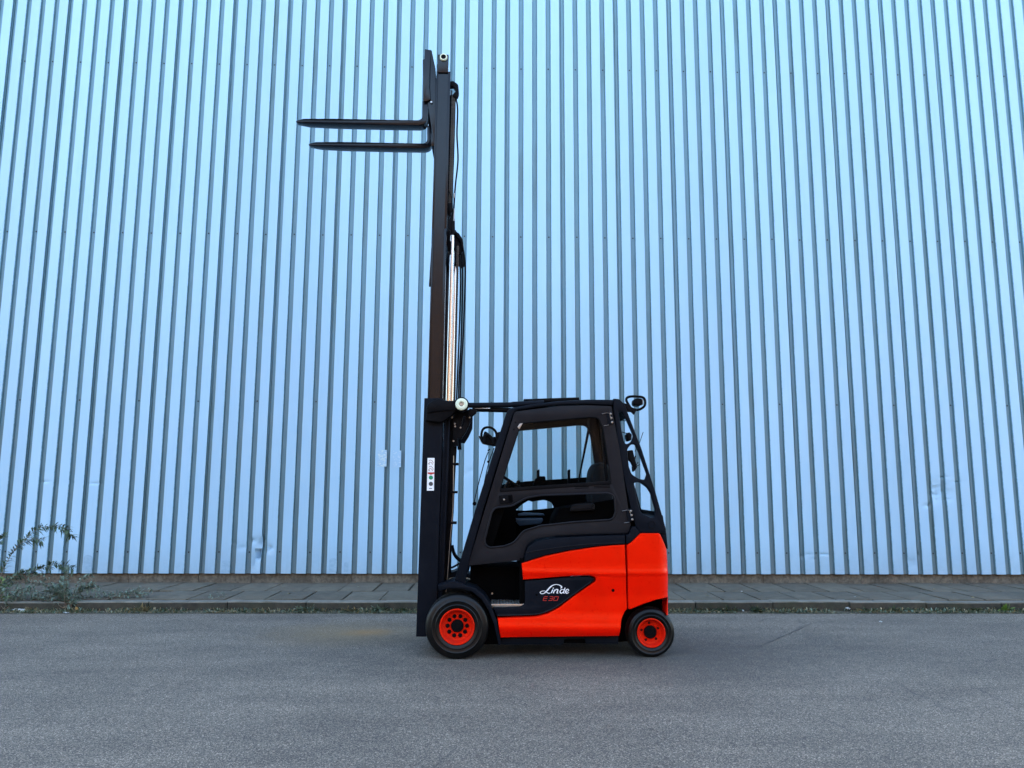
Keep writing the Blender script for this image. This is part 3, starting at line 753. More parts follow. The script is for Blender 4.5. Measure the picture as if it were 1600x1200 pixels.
# rear window glass and cross members
plate('roof', [(806, 637), (840, 631), (875, 628), (919, 626.4), (958, 626.5), (958, 632), (919, 632), (875, 633), (806, 641.5)], .13, 2 * HW - .0, M['charcoal'], bev=.008)
plate('roof_cover', [(818, 623.4, 1), (905, 620.6, 1), (905.5, 624.6), (879, 626.6), (826, 629)], .16, 2 * HW - .06, M['black'], bev=.006)
plate('rear_guard_bar', [(968, 628), (976, 636), (982, 652), (975, 645)], .14, 2 * HW, M['charcoal'])
plate('rear_guard_bar', [(1030, 800), (1036, 806), (1039, 825), (1032, 815)], .14, 2 * HW, M['charcoal'])
# front window frame bars
plate('dash_rail', [(743, 800), (752, 792), (758, 795), (748, 812)], .14, 2 * HW, M['void'])
# interior
bm, fin = piece('dashboard', M['void'])
prism(bm, W([(722, 884), (762, 757), (775, 752), (786, 760), (790, 790), (760, 884)], YW + .16), [], YW + .16, 2 * YC - YW - .14, .01); fin()
sx, sz = at(936, 860, YC)
seat = thing_part('driver_seat', (sx, YC, sz), FL)
bm = bmesh.new(); prism(bm, W([(868, 822, 6), (876, 806, 8), (940, 808, 4), (948, 838, 5), (870, 842, 5)], YC - .25), [], YC - .25, YC + .25, .05); obj('seat_cushion', bm, M['seat'], seat)
bm = bmesh.new(); prism(bm, W([(930, 810, 5), (922, 775, 8), (925, 735, 7), (933, 722, 7), (950, 723, 7), (956, 740, 4), (962, 812, 5)], YC - .23), [], YC - .23, YC + .23, .05); obj('backrest', bm, M['seat'], seat)
bm = bmesh.new(); prism(bm, W([(890, 800, 4), (894, 788, 5), (930, 786, 4), (930, 798, 4)], YC - .36), [], YC - .36, YC - .29, .03); obj('armrest', bm, M['seat'], seat)
plate('battery_hood', [(862, 836), (866, 812), (875, 795), (960, 780), (985, 800), (985, 836)], .30, 2 * HW - .2, M['void'])
plate('far_lining', [(776, 764), (968, 758), (972, 832), (770, 862)], 1.04, 1.06, M['void'], bev=0, holes=[[(806, 797, 1), (816, 788, 3), (826, 782, 2), (831, 784), (850, 781, 4), (862, 785, 4), (865.5, 793.5, 2), (840, 796), (820, 798, 2)]])
plate('armrest_console', [(809, 803, 1), (820, 801, 2), (850, 802.5, 2), (851, 806), (838, 805.5), (810, 806.5)], .90, .98, M['bluegrey'], bev=.01)
plate('dash_shelf', [(805, 810, 1), (848, 809.5, 1), (849, 813), (845, 818.5, 2), (812, 822), (806, 815)], .86, .98, M['bluegrey'], bev=.01)
plate('footwell_panel', [(757, 792), (806, 788), (806, 856), (757, 858)], .70, .75, M['void'])
# steering wheel on a column
c = Vector((at(797, 752, YC)[0], YC, at(797, 752, YC)[1])); ax = Vector((.55, 0, .83)).normalized(); u = Vector((0, 1, 0)); v_ = ax.cross(u)
sw = thing_part('steering_wheel', tuple(c), FL)
bm = bmesh.new(); tube(bm, [c + (u * math.cos(a) + v_ * math.sin(a)) * .16 for a in [2 * math.pi * k / 32 for k in range(32)]], .013, 8, closed=True); obj('wheel_rim', bm, M['black'], sw)
bm = bmesh.new()
for k in range(3): a = 2 * math.pi * k / 3 + .5; tube(bm, [c, c + (u * math.cos(a) + v_ * math.sin(a)) * .155], .011, 6)
tube(bm, [c - ax * .30, c + ax * .01], .025, 10); obj('spoke', bm, M['black'], sw)
kp = c - u * .10 - v_ * .1; bm = bmesh.new(); lathe(bm, [(0, -.02), (.018, -.015), (.022, 0), (.015, .015), (0, .018)], kp.x, kp.y, kp.z + .045, 14); obj('knob', bm, M['black'], sw)
# control levers
for px_ in (841, 889):
    lv = plate('control_lever', [(px_ - 2, 757), (px_ - 2.4, 735, 1), (px_ + 2.2, 733, 1), (px_ + 2.4, 757)], .78, .81, M['black'], bev=.006)
plate('control_box', [(832, 762), (836, 749), (842, 744, 2), (852, 744, 2), (854, 762)], .74, .84, M['void'])
plate('far_sill_shelf', [(782, 762), (784, 757), (822, 752), (925, 745), (960, 744), (962, 770), (782, 776)], 1.06, 1.085, M['void'], Yref=YW + 1.06)
# wipers outside the windscreen
for (pa, r_) in (([(763, 706), (757, 722), (746, 762), (741, 784)], .005), ([(772, 700), (764, 722), (758, 748), (754, 770)], .005), ([(762, 704), (766, 702)], .007)):
    bm, fin = piece('wiper', M['black']); tube(bm, T(pa, YC - .15, 4 if len(pa) > 2 else 0), r_, 6); fin()
bm, fin = piece('wiper_motor', M['black']); lathe(bm, [(0, 0), (.02, 0), (.02, .05), (0, .05)], at(741.5, 787, YC - .15)[0], YC - .18, at(741.5, 787, YC - .15)[1], 12); lathe(bm, [(0, 0), (.013, 0), (.013, .03), (0, .03)], at(763, 721.5, YC - .15)[0], YC - .17, at(763, 721.5, YC - .15)[1], 12); fin()
# work lamps
def lamp(parts, ring, ry, label):
    e = thing_part('work_lamp', (*[at(ring[0][0], ring[0][1], YW + ry)[0]], YW + ry, at(ring[0][0], ring[0][1], YW + ry)[1]), FL); e['label'] = label
    P = T(ring, YW + ry, 4); bm = bmesh.new(); tube(bm, P, .0125, 8); obj('lamp_bracket', bm, M['black'], e)
    for nm, pts, a, b, m in parts:
        bm = bmesh.new(); prism(bm, W(pts, YW + a), [], YW + a, YW + b, .008); obj(nm, bm, M[m], e)
lamp([('lamp_housing', [(747, 680.5, 1), (754, 683), (757, 673, 3), (764, 677), (768, 683), (776, 682), (778, 691), (775, 697, 2), (762, 695), (753, 692.5, 2)], .13, .26, 'black'),
      ('lamp_glass', [(746.2, 681), (748, 679.6), (755, 691), (753, 692.6)], .14, .25, 'lens'),
      ('lamp_mount', [(774, 676), (790, 672.5), (788, 682), (774, 686)], .10, .13, 'black')],
     [(771, 693), (768, 684), (762, 679), (757, 682), (757, 690), (753, 689), (752.4, 677), (756, 669.5), (764, 667.6), (771, 670.5), (775.5, 677), (777, 690), (774, 696)], .11, 'lamp beside the windscreen pillar')
lamp([('lamp_housing', [(990, 624, 3), (996, 621.8, 2), (1003.5, 622.8, 2), (1004, 632, 2), (999, 634.5, 3), (990, 632.5, 3)], .12, .24, 'black'),
      ('lamp_glass', [(1003.8, 623.6), (1005.4, 624), (1005.6, 631.5), (1004, 632)], .13, .23, 'lens'),
      ('lamp_mount', [(972, 629, 2), (982, 631, 2), (988, 637), (996, 638.5), (991, 648, 1), (987, 643.5), (979, 643)], .10, .15, 'black')],
     [(985, 637), (978.5, 625), (983, 620), (996, 619.6), (1005, 621.4), (1008, 627), (1006.5, 635), (997, 640.5), (989, 639), (984, 636)], .12, 'lamp on the rear roof corner')
# things seen through the rear pillar: beacon, latch, aerial
bm, fin = piece('rear_beacon', M['black']); prism(bm, W([(978, 679, 2), (983, 675, 3), (988, 678, 3), (987, 688, 3), (980, 690, 3)], YW + .45), [], YW + .45, YW + .55, .015); fin()
bm, fin = piece('beacon_cable', M['black'])
tube(bm, T([(969, 655), (975, 657.5), (981, 656)], YW + .5, 4), .004, 6); tube(bm, T([(972, 675), (979, 677), (984, 676)], YW + .5, 4), .005, 6); fin()
bm, fin = piece('rear_latch', M['black'])
prism(bm, W([(980, 704, 2), (989, 703, 2), (992, 716), (996, 730, 1), (992, 736), (986, 722), (981, 718)], YW + .5), [], YW + .5, YW + .56, .008)
tube(bm, T([(991, 731), (997, 722), (1000, 726), (993, 729)], YW + .5), .004, 6); tube(bm, T([(988.5, 729), (989, 737)], YW + .5), .011, 8); tube(bm, T([(993, 712), (988, 733)], YW + .52), .006, 6); fin()
bm, fin = piece('aerial', M['black']); tube(bm, T([(1005, 675), (1000, 690), (992, 706)], YW + .55), .0035, 6); fin()

# mast
MO = .17
def rail(name, L0, R0, L1, R1, ya, yb, mt='mast', fl=.016, both=True, web=.014, wantflange=(2.6, 3.6)):
    """C-section upright between two pixel heights: web set back between front and rear flanges"""
    (lx0, y0_), (rx0, _), (lx1, y1_), (rx1, __) = L0, R0, L1, R1
    for s in ((1, -1) if both else (1,)):
        bm = bmesh.new(); a, b = wantflange; Yr = YW + ya
        prism(bm, W([(lx0, y0_), (lx0 + a, y0_), (lx1 + a, y1_), (lx1, y1_)], Yr), [], YW + ya, YW + yb, .004)
        prism(bm, W([(rx0 - b, y0_), (rx0, y0_), (rx1, y1_), (rx1 - b, y1_)], Yr), [], YW + ya, YW + yb, .004)
        prism(bm, W([(lx0 + a * .5, y0_ + .4), (rx0 - b * .5, y0_ + .4), (rx1 - b * .5, y1_ - .4), (lx1 + a * .5, y1_ - .4)], Yr), [], YW + ya + web, YW + ya + web + .02, 0)
        if s < 0: g = mir(bm); bm.free(); bm = g
        obj(name, bm, M[mt], mast)
mast = thing_part('mast', (at(670, 990, YC)[0], YC, .16), FL)
pl = lambda name, pts, a, b, m='mast', **k: plate(name, pts, a, b, M[m], parent=mast, **k)
om = pl('outer_upright', [(663, 622, 1), (693, 622), (690.5, 700), (686, 830), (681.5, 995, 1), (650, 995, 1)], MO, MO + .11, 'charcoal', both=True, bev=.005)
rail('inner_guide', (694.5, 640), (704, 640), (683.5, 925), (692.5, 925), MO + .03, MO + .12, mt='charcoal', wantflange=(3, 3))
rail('middle_upright', (675.2, 357), (697.5, 357), (667, 660), (690.5, 660), MO + .025, MO + .11)
rail('inner_upright', (682, 111.5), (704, 113), (674, 380), (697.5, 380), MO + .055, MO + .13)
pl('guide_strip', [(675.5, 358), (678, 358), (672.6, 447.6), (670, 447.6)], MO + .06, MO + .08, both=False)
tp = pl('mast_head', [(683.8, 85, 1), (701, 85, 1), (700, 113), (684, 113)], MO + .05, MO + .10, 'mast', both=True)
x, z = at(693, 88.8, YW + MO + .03)
bm, fin = piece('roller', M['black'], mast); lathe(bm, [(0, .004), (.024, .002), (.026, 0)], x, YW + MO + .028, z, 28); fin()
bm, fin = piece('roller_ring', M['cream'], mast); lathe(bm, [(.026, .003), (.027, -.003), (.036, -.003), (.039, .002), (.039, .03)], x, YW + MO + .028, z, 28); fin()
# cross members of the mast
Xa = lambda px_, py_: at(px_, py_, YC)
for (pts) in ([(683, 100), (699, 100), (698, 112), (683, 112)], [(690, 372), (697, 372), (697, 392), (690, 392)], [(652, 965), (680, 965), (680, 990), (652, 990)]):
    pl('cross_member', pts, MO + .10, 2 * HW - .10, bev=.004)
# chains, cylinders, hoses
def chain(pa, pb, Y, wpx, name='lift_chain'):
    A, B = [Vector((at(p[0], p[1], Y)[0], Y, at(p[0], p[1], Y)[1])) for p in (pa, pb)]
    d = B - A; L = d.length; n = int(L / .024); bm = bmesh.new(); u = d.normalized(); s = Vector((0, 1, 0)).cross(u); wd = wpx / 163 / 2
    for i in range(n):
        c = A + d * ((i + .5) / n); hh = .0145
        for sy in ((-.012, .004) if i % 2 else (-.006, -.002)):
            q = [c + s * wd * a + u * hh * b for a, b in ((-.5, -1), (.5, -1), (1, -.6), (.62, 0), (1, .6), (.5, 1), (-.5, 1), (-1, .6), (-.62, 0), (-1, -.6))]
            f = [bm.verts.new(v + Vector((0, sy, 0))) for v in q]; g = [bm.verts.new(v + Vector((0, sy + .003, 0))) for v in q]
            bm.faces.new(f); bm.faces.new(g[::-1])
            for k in range(10): bm.faces.new((f[k], f[(k + 1) % 10], g[(k + 1) % 10], g[k]))
        for e in (-.5, .5):
            cc = c + u * hh * 2 * e * .86; tube(bm, [cc + Vector((0, -.015, 0)), cc + Vector((0, .012, 0))], .0052, 6)
    return obj(name, bm, M['chain'], mast, smooth=0, label=None)
for s in (1, -1):
    YY = YW + MO + .13 if s > 0 else 2 * YC - (YW + MO + .13)
    chain((708.5, 150), (703.5, 320), YW + MO + .13 if s > 0 else YY, 6.8)
    chain((715.5, 385), (709.3, 640), YY, 4.2)
bm, fin = piece('hose', M['black'], mast); tube(bm, T([(710.5, 150), (707, 230), (703, 300)], YW + MO + .16, 3), .013, 8); fin()
def hose(p, y, r, m='black'):
    bm, fin = piece('hose', M[m], mast); tube(bm, T(p, YW + y, 5), r, 8); fin()
hose([(711.5, 150), (715, 170), (714, 210), (715.6, 250), (711.5, 290), (709, 330), (707.2, 364)], MO + .16, .0085)
hose([(714, 374), (722, 383), (726.5, 410), (726.8, 440), (724, 520), (720.5, 580), (718.4, 640)], MO + .17, .0085)
hose([(714, 376), (720, 392), (723, 430), (721, 520), (717, 600), (716, 660)], MO + .19, .008)
hose([(714, 380), (718, 400), (719.5, 440), (717.5, 520), (713.5, 620), (712, 660)], MO + .22, .0085)
for (a, b) in ((302, 309), (326, 345)):
    bm, fin = piece('hose_fitting', M['steel'], mast); tube(bm, T([(709.8, a), (709, b)], YW + MO + .155), .0085, 8); fin()
hb = pl('hose_guide', [(703, 127, 1), (708, 126), (716, 131.5, 3), (717, 144, 2), (715, 150, 2), (710, 152), (707, 148), (711, 143), (711, 138, 2), (708, 134), (703.5, 134)], MO + .10, MO + .17, 'black', bev=.006)
pl('hose_channel', [(698, 147), (712, 149), (711, 200), (709.5, 250), (706.5, 322), (697, 322)], MO + .16, MO + .18, 'black')
pl('chain_anchor', [(698, 300), (703, 297), (706, 312), (706, 330), (702, 340), (699, 334), (696, 328)], MO + .13, MO + .18, 'black', both=True)
pl('chain_anchor', [(699, 318, 1), (707, 316, 1), (707.5, 328, 1), (701, 331, 1)], MO + .11, MO + .18, 'black')
hose([(700, 300), (697.5, 318), (702, 332), (699.5, 352), (699, 366)], MO + .13, .0045)
hose([(702, 300), (706, 312), (703, 330), (706, 345)], MO + .12, .0045)
for s in (1, -1):
    Y = YW + MO + .155; P = T([(707.4, 366), (699.7, 640)], Y)
    if s < 0: P = [Vector((p.x, 2 * YC - p.y, p.z)) for p in P]
    bm, fin = piece('lift_cylinder', M['chrome'], mast); tube(bm, P, .0245, 24); fin()
    P2 = T([(707.8, 360), (707.3, 368)], Y)
    if s < 0: P2 = [Vector((p.x, 2 * YC - p.y, p.z)) for p in P2]
    bm, fin = piece('cylinder_cap', M['black'], mast); tube(bm, P2, .032, 16); fin()
    P3 = T([(698.5, 655), (694, 905)], Y)
    if s < 0: P3 = [Vector((p.x, 2 * YC - p.y, p.z)) for p in P3]
    bm, fin = piece('cylinder_barrel', M['mast'], mast); tube(bm, P3, .036, 20); fin()
pl('chain_pulley', [(697, 362), (703, 360, 2), (713, 361), (720, 369, 3), (724.2, 384, 2), (723, 393, 2), (718, 398.5, 3), (711, 392), (699, 392), (697.5, 378)], MO + .17, MO + .22, 'black', both=True, bev=.008)
pl('pulley_guard', [(712, 362, 1), (717, 364, 2), (723, 374), (724.5, 388, 1), (722.5, 388), (720, 376), (714, 368)], MO + .12, MO + .20, 'black', both=True, bev=.005)
# bundle of hoses and clamps behind the lower mast
bm, fin = piece('hose_channel', M['black'], mast)
prism(bm, W([(702, 650), (715, 655), (713.5, 700), (711, 745), (708.5, 800), (705, 850), (701, 905), (694, 905), (697, 800)], YW + MO + .12), [], YW + MO + .12, YW + MO + .17, .008); fin()
bm, fin = piece('clamp_rod', M['steel'], mast); tube(bm, T([(708.7, 712), (707.8, 790), (703, 850), (698.7, 908), (697, 925)], YW + MO + .08, 4), .0042, 6); fin()
for (a, b) in ((711, 725), (709.5, 769), (708, 817)):
    bm, fin = piece('hose_clamp', M['black'], mast); box(bm, at(a - 5, b, YW + MO + .1)[0], at(a + 5, b, YW + MO + .1)[0], YW + MO + .07, YW + MO + .2, at(a, b + 1.8, YW + MO + .1)[1], at(a, b - 1.8, YW + MO + .1)[1], .004); fin()
hose([(706, 852), (710, 866), (718, 875), (728, 880)], MO + .3, .017); hose([(700, 888), (708, 886), (718, 880)], MO + .3, .01)
pl('tilt_bracket', [(712, 640), (735, 640), (734.5, 661), (728, 675), (721, 686), (715, 685.5), (716, 697), (709, 697), (707, 660)], MO + .05, MO + .10, 'black', both=True, holes=[[(724, 650, 1), (727.5, 650, 1), (727, 660, 1), (723, 668, 1), (721, 664, 1)]])
for (a, b) in ((706, 652), (710.5, 662), (711, 666), (708.5, 689), (719.5, 668), (734, 652)):
    x, z = at(a, b, YW + MO + .03); bm, fin = piece('bolt', M['steel'], mast); lathe(bm, [(0, 0), (.008, .001), (.009, .012)], x, YW + MO + .035, z, 8); fin()
# tilt cylinder, its cap and the beak-shaped cover
cv = pl('mast_cover', [(666, 635, 3), (670, 630), (677, 625.6), (684, 623.6), (692, 624), (698, 626), (712, 626), (713, 641), (704, 650, 3), (690, 659.8, 3), (664.8, 657.6, 1), (666.5, 645)], .10, .24, 'black', both=True, bev=.008)
plate('cover_brim', [(666, 634.5, 3), (670, 630), (677, 625.6), (684, 624), (692, 624.6), (698, 626.6), (711, 627), (712, 640.6), (690, 642.3), (676, 643.8), (668.5, 645.8, 2)], .085, .105, M['black'], parent=mast, bev=.009)
x, z = at(721, 631.5, YW + .06)
bm, fin = piece('cap_ring', M['cream'], mast); lathe(bm, [(.021, .010), (.022, .002), (.030, -.004), (.048, -.004), (.056, .001), (.060, .012), (.058, .03)], x, YW + .06, z, 40); fin()
bm, fin = piece('cap_bolt', M['steel'], mast); lathe(bm, [(0, .002), (.014, .002), (.017, .006), (.017, .012), (.023, .013), (.023, .02)], x, YW + .06, z, 24); fin()
bm, fin = piece('cap_housing', M['black'], mast); lathe(bm, [(.057, .015), (.072, .02), (.074, .07), (.06, .14), (0, .14)], x, YW + .06, z, 32); fin()
bm, fin = piece('tilt_cylinder', M['charcoal']); tube(bm, T([(728, 633.4), (798, 632.6), (802, 632), (850, 630)], YW + .12), [.026, .026, .028, .028], 18); fin()
bm, fin = piece('tilt_piston', M['black']); tube(bm, T([(738, 639.5), (800, 641)], YW + .155), .024, 14); fin()
bm, fin = piece('piston_rod', M['chrome']); tube(bm, T([(742, 637.6), (766, 638)], YW + .13), .009, 10); fin()
pl('piston_lug', [(733, 638), (746, 640), (744, 646), (737, 652, 1), (732, 648)], .13, .16, 'black')
# safety sticker on the upright
st = pl('warning_sticker', [(668, 715.6, .6), (679, 715.6, .6), (678, 766.6, .6), (667, 766.6, .6)], MO - .0015, MO + .001, 'white', bev=0)
def sticker(px_, py_, pts, m): plate('sticker_print', pts, MO - .003, MO - .0016, M[m], parent=st, bev=0, smooth=0)
YS = YW + MO
sticker(0, 0, [(668.2, 738), (678.8, 738), (678.6, 740), (675, 741.2), (673.4, 742), (671.5, 741.2), (668.1, 740)], 'redprint')
circ = lambda a, b, r: [(a + r * math.cos(t), b + r * math.sin(t)) for t in [2 * math.pi * k / 20 for k in range(20)]]
sticker(0, 0, circ(673.3, 746.2, 3.3), 'green'); sticker(0, 0, circ(673.2, 756, 3.3), 'greyprint')
for oy in (0, 10):
    bm, fin = piece('sticker_print', M['wheat'], st, smooth=0)
    for a in ([(670, 719.5 + oy), (673, 718.5 + oy), (676, 720.5 + oy), (677, 724 + oy)], [(669.4, 724.5 + oy), (671.5, 722 + oy), (674, 722.5 + oy), (676, 726 + oy)]):
        for p, q in zip(a, a[1:]): tube(bm, T([p, q], YS - .002), .0026, 5)
    lathe(bm, [(0, 0), (.006, 0)], at(670.5, 725 + oy, YS)[0], YS - .0025, at(670.5, 725 + oy, YS)[1], 10); fin()
sticker(0, 0, [(670.6, 762.6), (675.2, 762.6), (675, 763.8), (670.4, 763.8)], 'greyprint')
# carriage and forks
car = thing_part('fork_carriage', (at(668, 150, YC)[0], YC, at(668, 150, YC)[1]), FL)
plate('carriage_plate', [(663.7, 76.5), (673.4, 78), (671.5, 110), (670.5, 133), (672.8, 155), (667, 158), (661.3, 158), (660.4, 93), (663.2, 92)], .24, .26, M['mast'], parent=car, both=True)
plate('carriage_side', [(672.5, 78), (674.5, 78.5), (680.5, 107), (683.5, 150), (683, 236), (679, 236), (675.5, 210), (668, 160), (671, 130)], .26, .285, M['mast'], parent=car, both=True, bev=.006)
for pts in ([(663.5, 86), (671, 86), (670.5, 112), (662.5, 112)], [(663, 140), (671, 140), (671, 158), (662.6, 158)], [(672.5, 208), (679, 208), (680, 228), (674, 228)]):
    plate('carriage_bar', pts, .27, 2 * HW - .17, M['mast'], parent=car)
bm, fin = piece('carriage_bolt', M['steel'], car); lathe(bm, [(0, 0), (.010, 0), (.014, .01)], at(674, 160, YW + .25)[0], YW + .24, at(674, 160, YW + .25)[1], 8); fin()
fk = [(461, 187.6), (464, 185.6), (474, 184.2), (520, 185), (600, 186.6), (654, 187.6, 3), (660, 184.5, 4), (660, 158), (668.7, 158), (667.8, 185, 4), (664.5, 193, 5), (656, 195.5, 4), (600, 194.6), (520, 192.6), (480, 191), (463, 188.6)]
def fork(yn, first):
    Yr = YW + .27
    bm = bmesh.new(); prism(bm, W(fk, Yr), [], YW + yn, YW + yn + .13, .006)
    xt = at(461, 187, Yr)[0]
    for v in bm.verts:
        d = v.co.x - xt
        if d < .28:
            t = 1 - max(d, 0) / .28; c = YW + yn + .065; v.co.y = c + (v.co.y - c) * (1 - .45 * t * t)
    return bm
for yn in (.27, 2 * (YC - YW) - .27 - .13):
    bm = fork(yn, 1); xs = sorted(v.co.x for v in bm.verts); x = xs[0] + .05
    bmesh.ops.bisect_plane(bm, geom=bm.verts[:] + bm.edges[:] + bm.faces[:], plane_co=(xs[0] + .28, 0, 0), plane_no=(1, 0, 0))
    obj('fork', bm, M['mast'], car)

# ------------------------------------------------------------------ weeds, litter
def leaf(bm, p, d, up, L, wd, droop=.3):
    d = d.normalized(); s = d.cross(up)
    if s.length < 1e-4: s = d.orthogonal()
    s.normalize(); n = s.cross(d)
    c = [(0, .1), (.3, .8), (.6, 1), (.85, .5), (1, 0)]; prev = None
    for t, ww in c:
        q = p + d * L * t - Vector((0, 0, 1)) * droop * L * t * t
        a = bm.verts.new(q + s * wd * ww * .5 + n * wd * .15 * ww); b = bm.verts.new(q - s * wd * ww * .5 + n * wd * .15 * ww); m = bm.verts.new(q)
        if prev:
            bm.faces.new((prev[0], prev[1], m, a)); bm.faces.new((prev[1], prev[2], b, m))
        prev = (a, m, b)
def branch(sb, lb, pts, r, nl, L, wd, spread=1., seed=0, tips=0, rnd=random):
    C_ = curve(pts, 8); n = len(C_)
    tube(sb, C_, [r * (1 - .75 * i / n) for i in range(n)], 5)
    for k in range(nl):
        i = min(n - 2, int((.12 + .88 * k / nl) * n)); p = C_[i]; t = (C_[i + 1] - C_[i]).normalized()
        a = rnd.uniform(0, 2 * math.pi); side = t.orthogonal().normalized(); side.rotate(Matrix.Rotation(a, 3, t))
        d = (t * rnd.uniform(.4, 1.0) + side * spread + Vector((0, 0, rnd.uniform(-.1, .3)))).normalized()
        LL = L * rnd.uniform(.6, 1.25); leaf(lb, p, d, Vector((0, 0, 1)) if abs(d.z) < .9 else Vector((1, 0, 0)), LL, wd * rnd.uniform(.7, 1.2), rnd.uniform(.05, .5))
        if rnd.random() < .55:    # leaflets
            for q in (-1, 1):
                dd = (d + side.cross(t) * .9 * q).normalized(); leaf(lb, p + d * LL * .35, dd, Vector((0, 0, 1)), LL * .45, wd * .5, .2)
def P3(px_, py_, Y): x, z = at(px_, py_, Y); return Vector((x, Y, z))
def plant(label, base, branches, leafmat, group=None, name='weed', cat='weed', r=.004, L=.06, wd=.016, dens=1.):
    t = thing(name, label, cat, tuple(base), group); sb, lb = bmesh.new(), bmesh.new()
    for (pts, nl) in branches: branch(sb, lb, pts, r, int(nl * dens), L, wd)
    obj('stem', sb, M['stem'], t); f = obj('foliage', lb, M[leafmat], t, recalc=False); f['kind'] = 'stuff'; return t
b0 = P3(-25, 938, 9.72); Yb = 10.2
plant('tall arching weed with reddish tips leaning over the pavement, far left', P3(-8, 925, 10.0),
      [([P3(-8, 925, 10.0), P3(5, 890, 10.1), P3(22, 860, 10.2), P3(42, 840, 10.3), P3(62, 825, 10.35), P3(85, 822, 10.4), P3(104, 826, 10.4), P3(111, 838, 10.4)], 160),
       ([P3(-8, 920, 10.0), P3(10, 905, 10.0), P3(35, 897, 10.1), P3(60, 890, 10.2), P3(88, 882, 10.2), P3(115, 888, 10.2)], 150),
       ([P3(-8, 925, 10), P3(-15, 880, 10.1), P3(-5, 850, 10.1), P3(8, 838, 10.1)], 50),
       ([P3(22, 860, 10.2), P3(34, 848, 10.2), P3(52, 842, 10.25), P3(66, 846, 10.25)], 40)], 'leaf', r=.0045, L=.10, wd=.026)
ran = random.Random(3)
br = []
for k in range(24):
    a = P3(105 + ran.uniform(-6, 6), 950, 9.72); tx = ran.uniform(-85, 55); ty = ran.uniform(-58, -12) - 8 * (abs(tx) < 30)
    br.append(([a, a.lerp(P3(105 + tx * .5, 950 + ty * .85, 9.72 + .3 * ran.random()), .9), P3(105 + tx, 952 + ty, 9.75 + ran.random() * .5)], 60))
plant('grey-green bushy weed sprawling from the gutter over the kerb', P3(105, 950, 9.7), br, 'leafgrey', r=.003, L=.06, wd=.018)
br = []
for k in range(12):
    a = P3(10 + ran.uniform(-6, 6), 952, 9.72); br.append(([a, P3(10 + ran.uniform(-30, 45), 925 + ran.uniform(-10, 15), 9.75 + .3 * ran.random()), P3(20 + ran.uniform(-40, 60), 908 + ran.uniform(-10, 15), 9.8 + .5 * ran.random())], 60))
plant('low grey-green weed beside white litter at the left edge', P3(10, 952, 9.7), br, 'leafgrey', r=.003, L=.05, wd=.014)
plant('bright green broad-leaved shoot at the left picture edge', P3(3, 930, 9.9), [([P3(0, 945, 9.8), P3(4, 925, 9.85), P3(10, 915, 9.9)], 9), ([P3(2, 945, 9.8), P3(8, 938, 9.8), P3(14, 934, 9.8)], 7), ([P3(-2, 930, 9.9), P3(2, 912, 9.9), P3(5, 902, 9.9)], 7)], 'leafbright', L=.07, wd=.04)
br = []
for k in range(10):
    a = P3(148, 938, 9.95); br.append(([a, P3(155 + 9 * k, 930 - ran.random() * 6, 10.05), P3(170 + ran.uniform(0, 55), 920 + ran.uniform(-4, 12), 10.1)], 30))
plant('grey weed runner lying over the kerb right of the bushy weed', P3(140, 940, 9.9), br, 'leafgrey', r=.002, L=.055, wd=.016)
plant('single grey-green sprig lying on the paving slabs', P3(326, 938, 10.0), [([P3(326, 938, 9.95), P3(332, 931, 10.1), P3(352, 925, 10.3)], 16), ([P3(326, 938, 9.95), P3(338, 934, 10.0), P3(354, 929, 10.2)], 14), ([P3(328, 937, 9.95), P3(330, 929, 10.2), P3(340, 924, 10.3)], 10)], 'leafgrey', r=.002, L=.04, wd=.012)
def tuft(label, px_, n, L, wd, m, h=.07, spread=.09, name='weed', cat='weed', group=None, Y=None):
    Y = Y or 9.70; a = P3(px_, 950, Y); a.z = 0.0; t = thing(name, label, cat, tuple(a), group); lb = bmesh.new()
    for k in range(int(n * 1.7)):
        an = ran.uniform(0, 2 * math.pi); el = ran.uniform(.2, 1.3); d = Vector((math.cos(an) * math.cos(el), -abs(math.sin(an)) * math.cos(el) * .8, math.sin(el)))
        leaf(lb, a + Vector((ran.uniform(-spread, spread), ran.uniform(-.02, .02), 0)), d, Vector((0, 0, 1)), L * 1.4 * ran.uniform(.5, 1.2), wd * 1.25 * ran.uniform(.7, 1.3), ran.uniform(.1, .7))
    f = obj('foliage', lb, M[m], t, recalc=False); return t
tuft('dry brownish weed clump in the gutter right of the bushy weed', 222, 60, .09, .012, 'dry', spread=.10)
tuft('pale green weed clump with white flower at the kerb', 478, 55, .085, .020, 'leafgrey', spread=.09)
tuft('leafy green weed at the kerb just left of the mast', 592, 44, .08, .024, 'leafgrey', spread=.07)
tuft('small dark green rosette left of the mast', 628, 22, .07, .018, 'leaf', spread=.04)
tuft('small yellowish weed between the two kerb clumps', 545, 30, .075, .014, 'dry', spread=.10)
tuft('grassy tuft at the kerb behind the rear wheel', 1138, 40, .08, .011, 'leaf', spread=.14)
tuft('taller green weed on the kerb beside the yellow leaf', 1180, 40, .09, .012, 'leaf', spread=.06)
tuft('broad-leaved rosette in the gutter right of the grey stone', 1419, 16, .085, .040, 'leafgrey', spread=.03)
tuft('small dock plant at the right end of the kerb', 1571, 18, .10, .022, 'leafbright', spread=.03)
tuft('thin grass tuft left of the broad rosette', 1390, 36, .075, .010, 'leaf', spread=.10)
tuft('low green sprig in the gutter under the third slab from the right', 1525, 24, .07, .014, 'leaf', spread=.05)
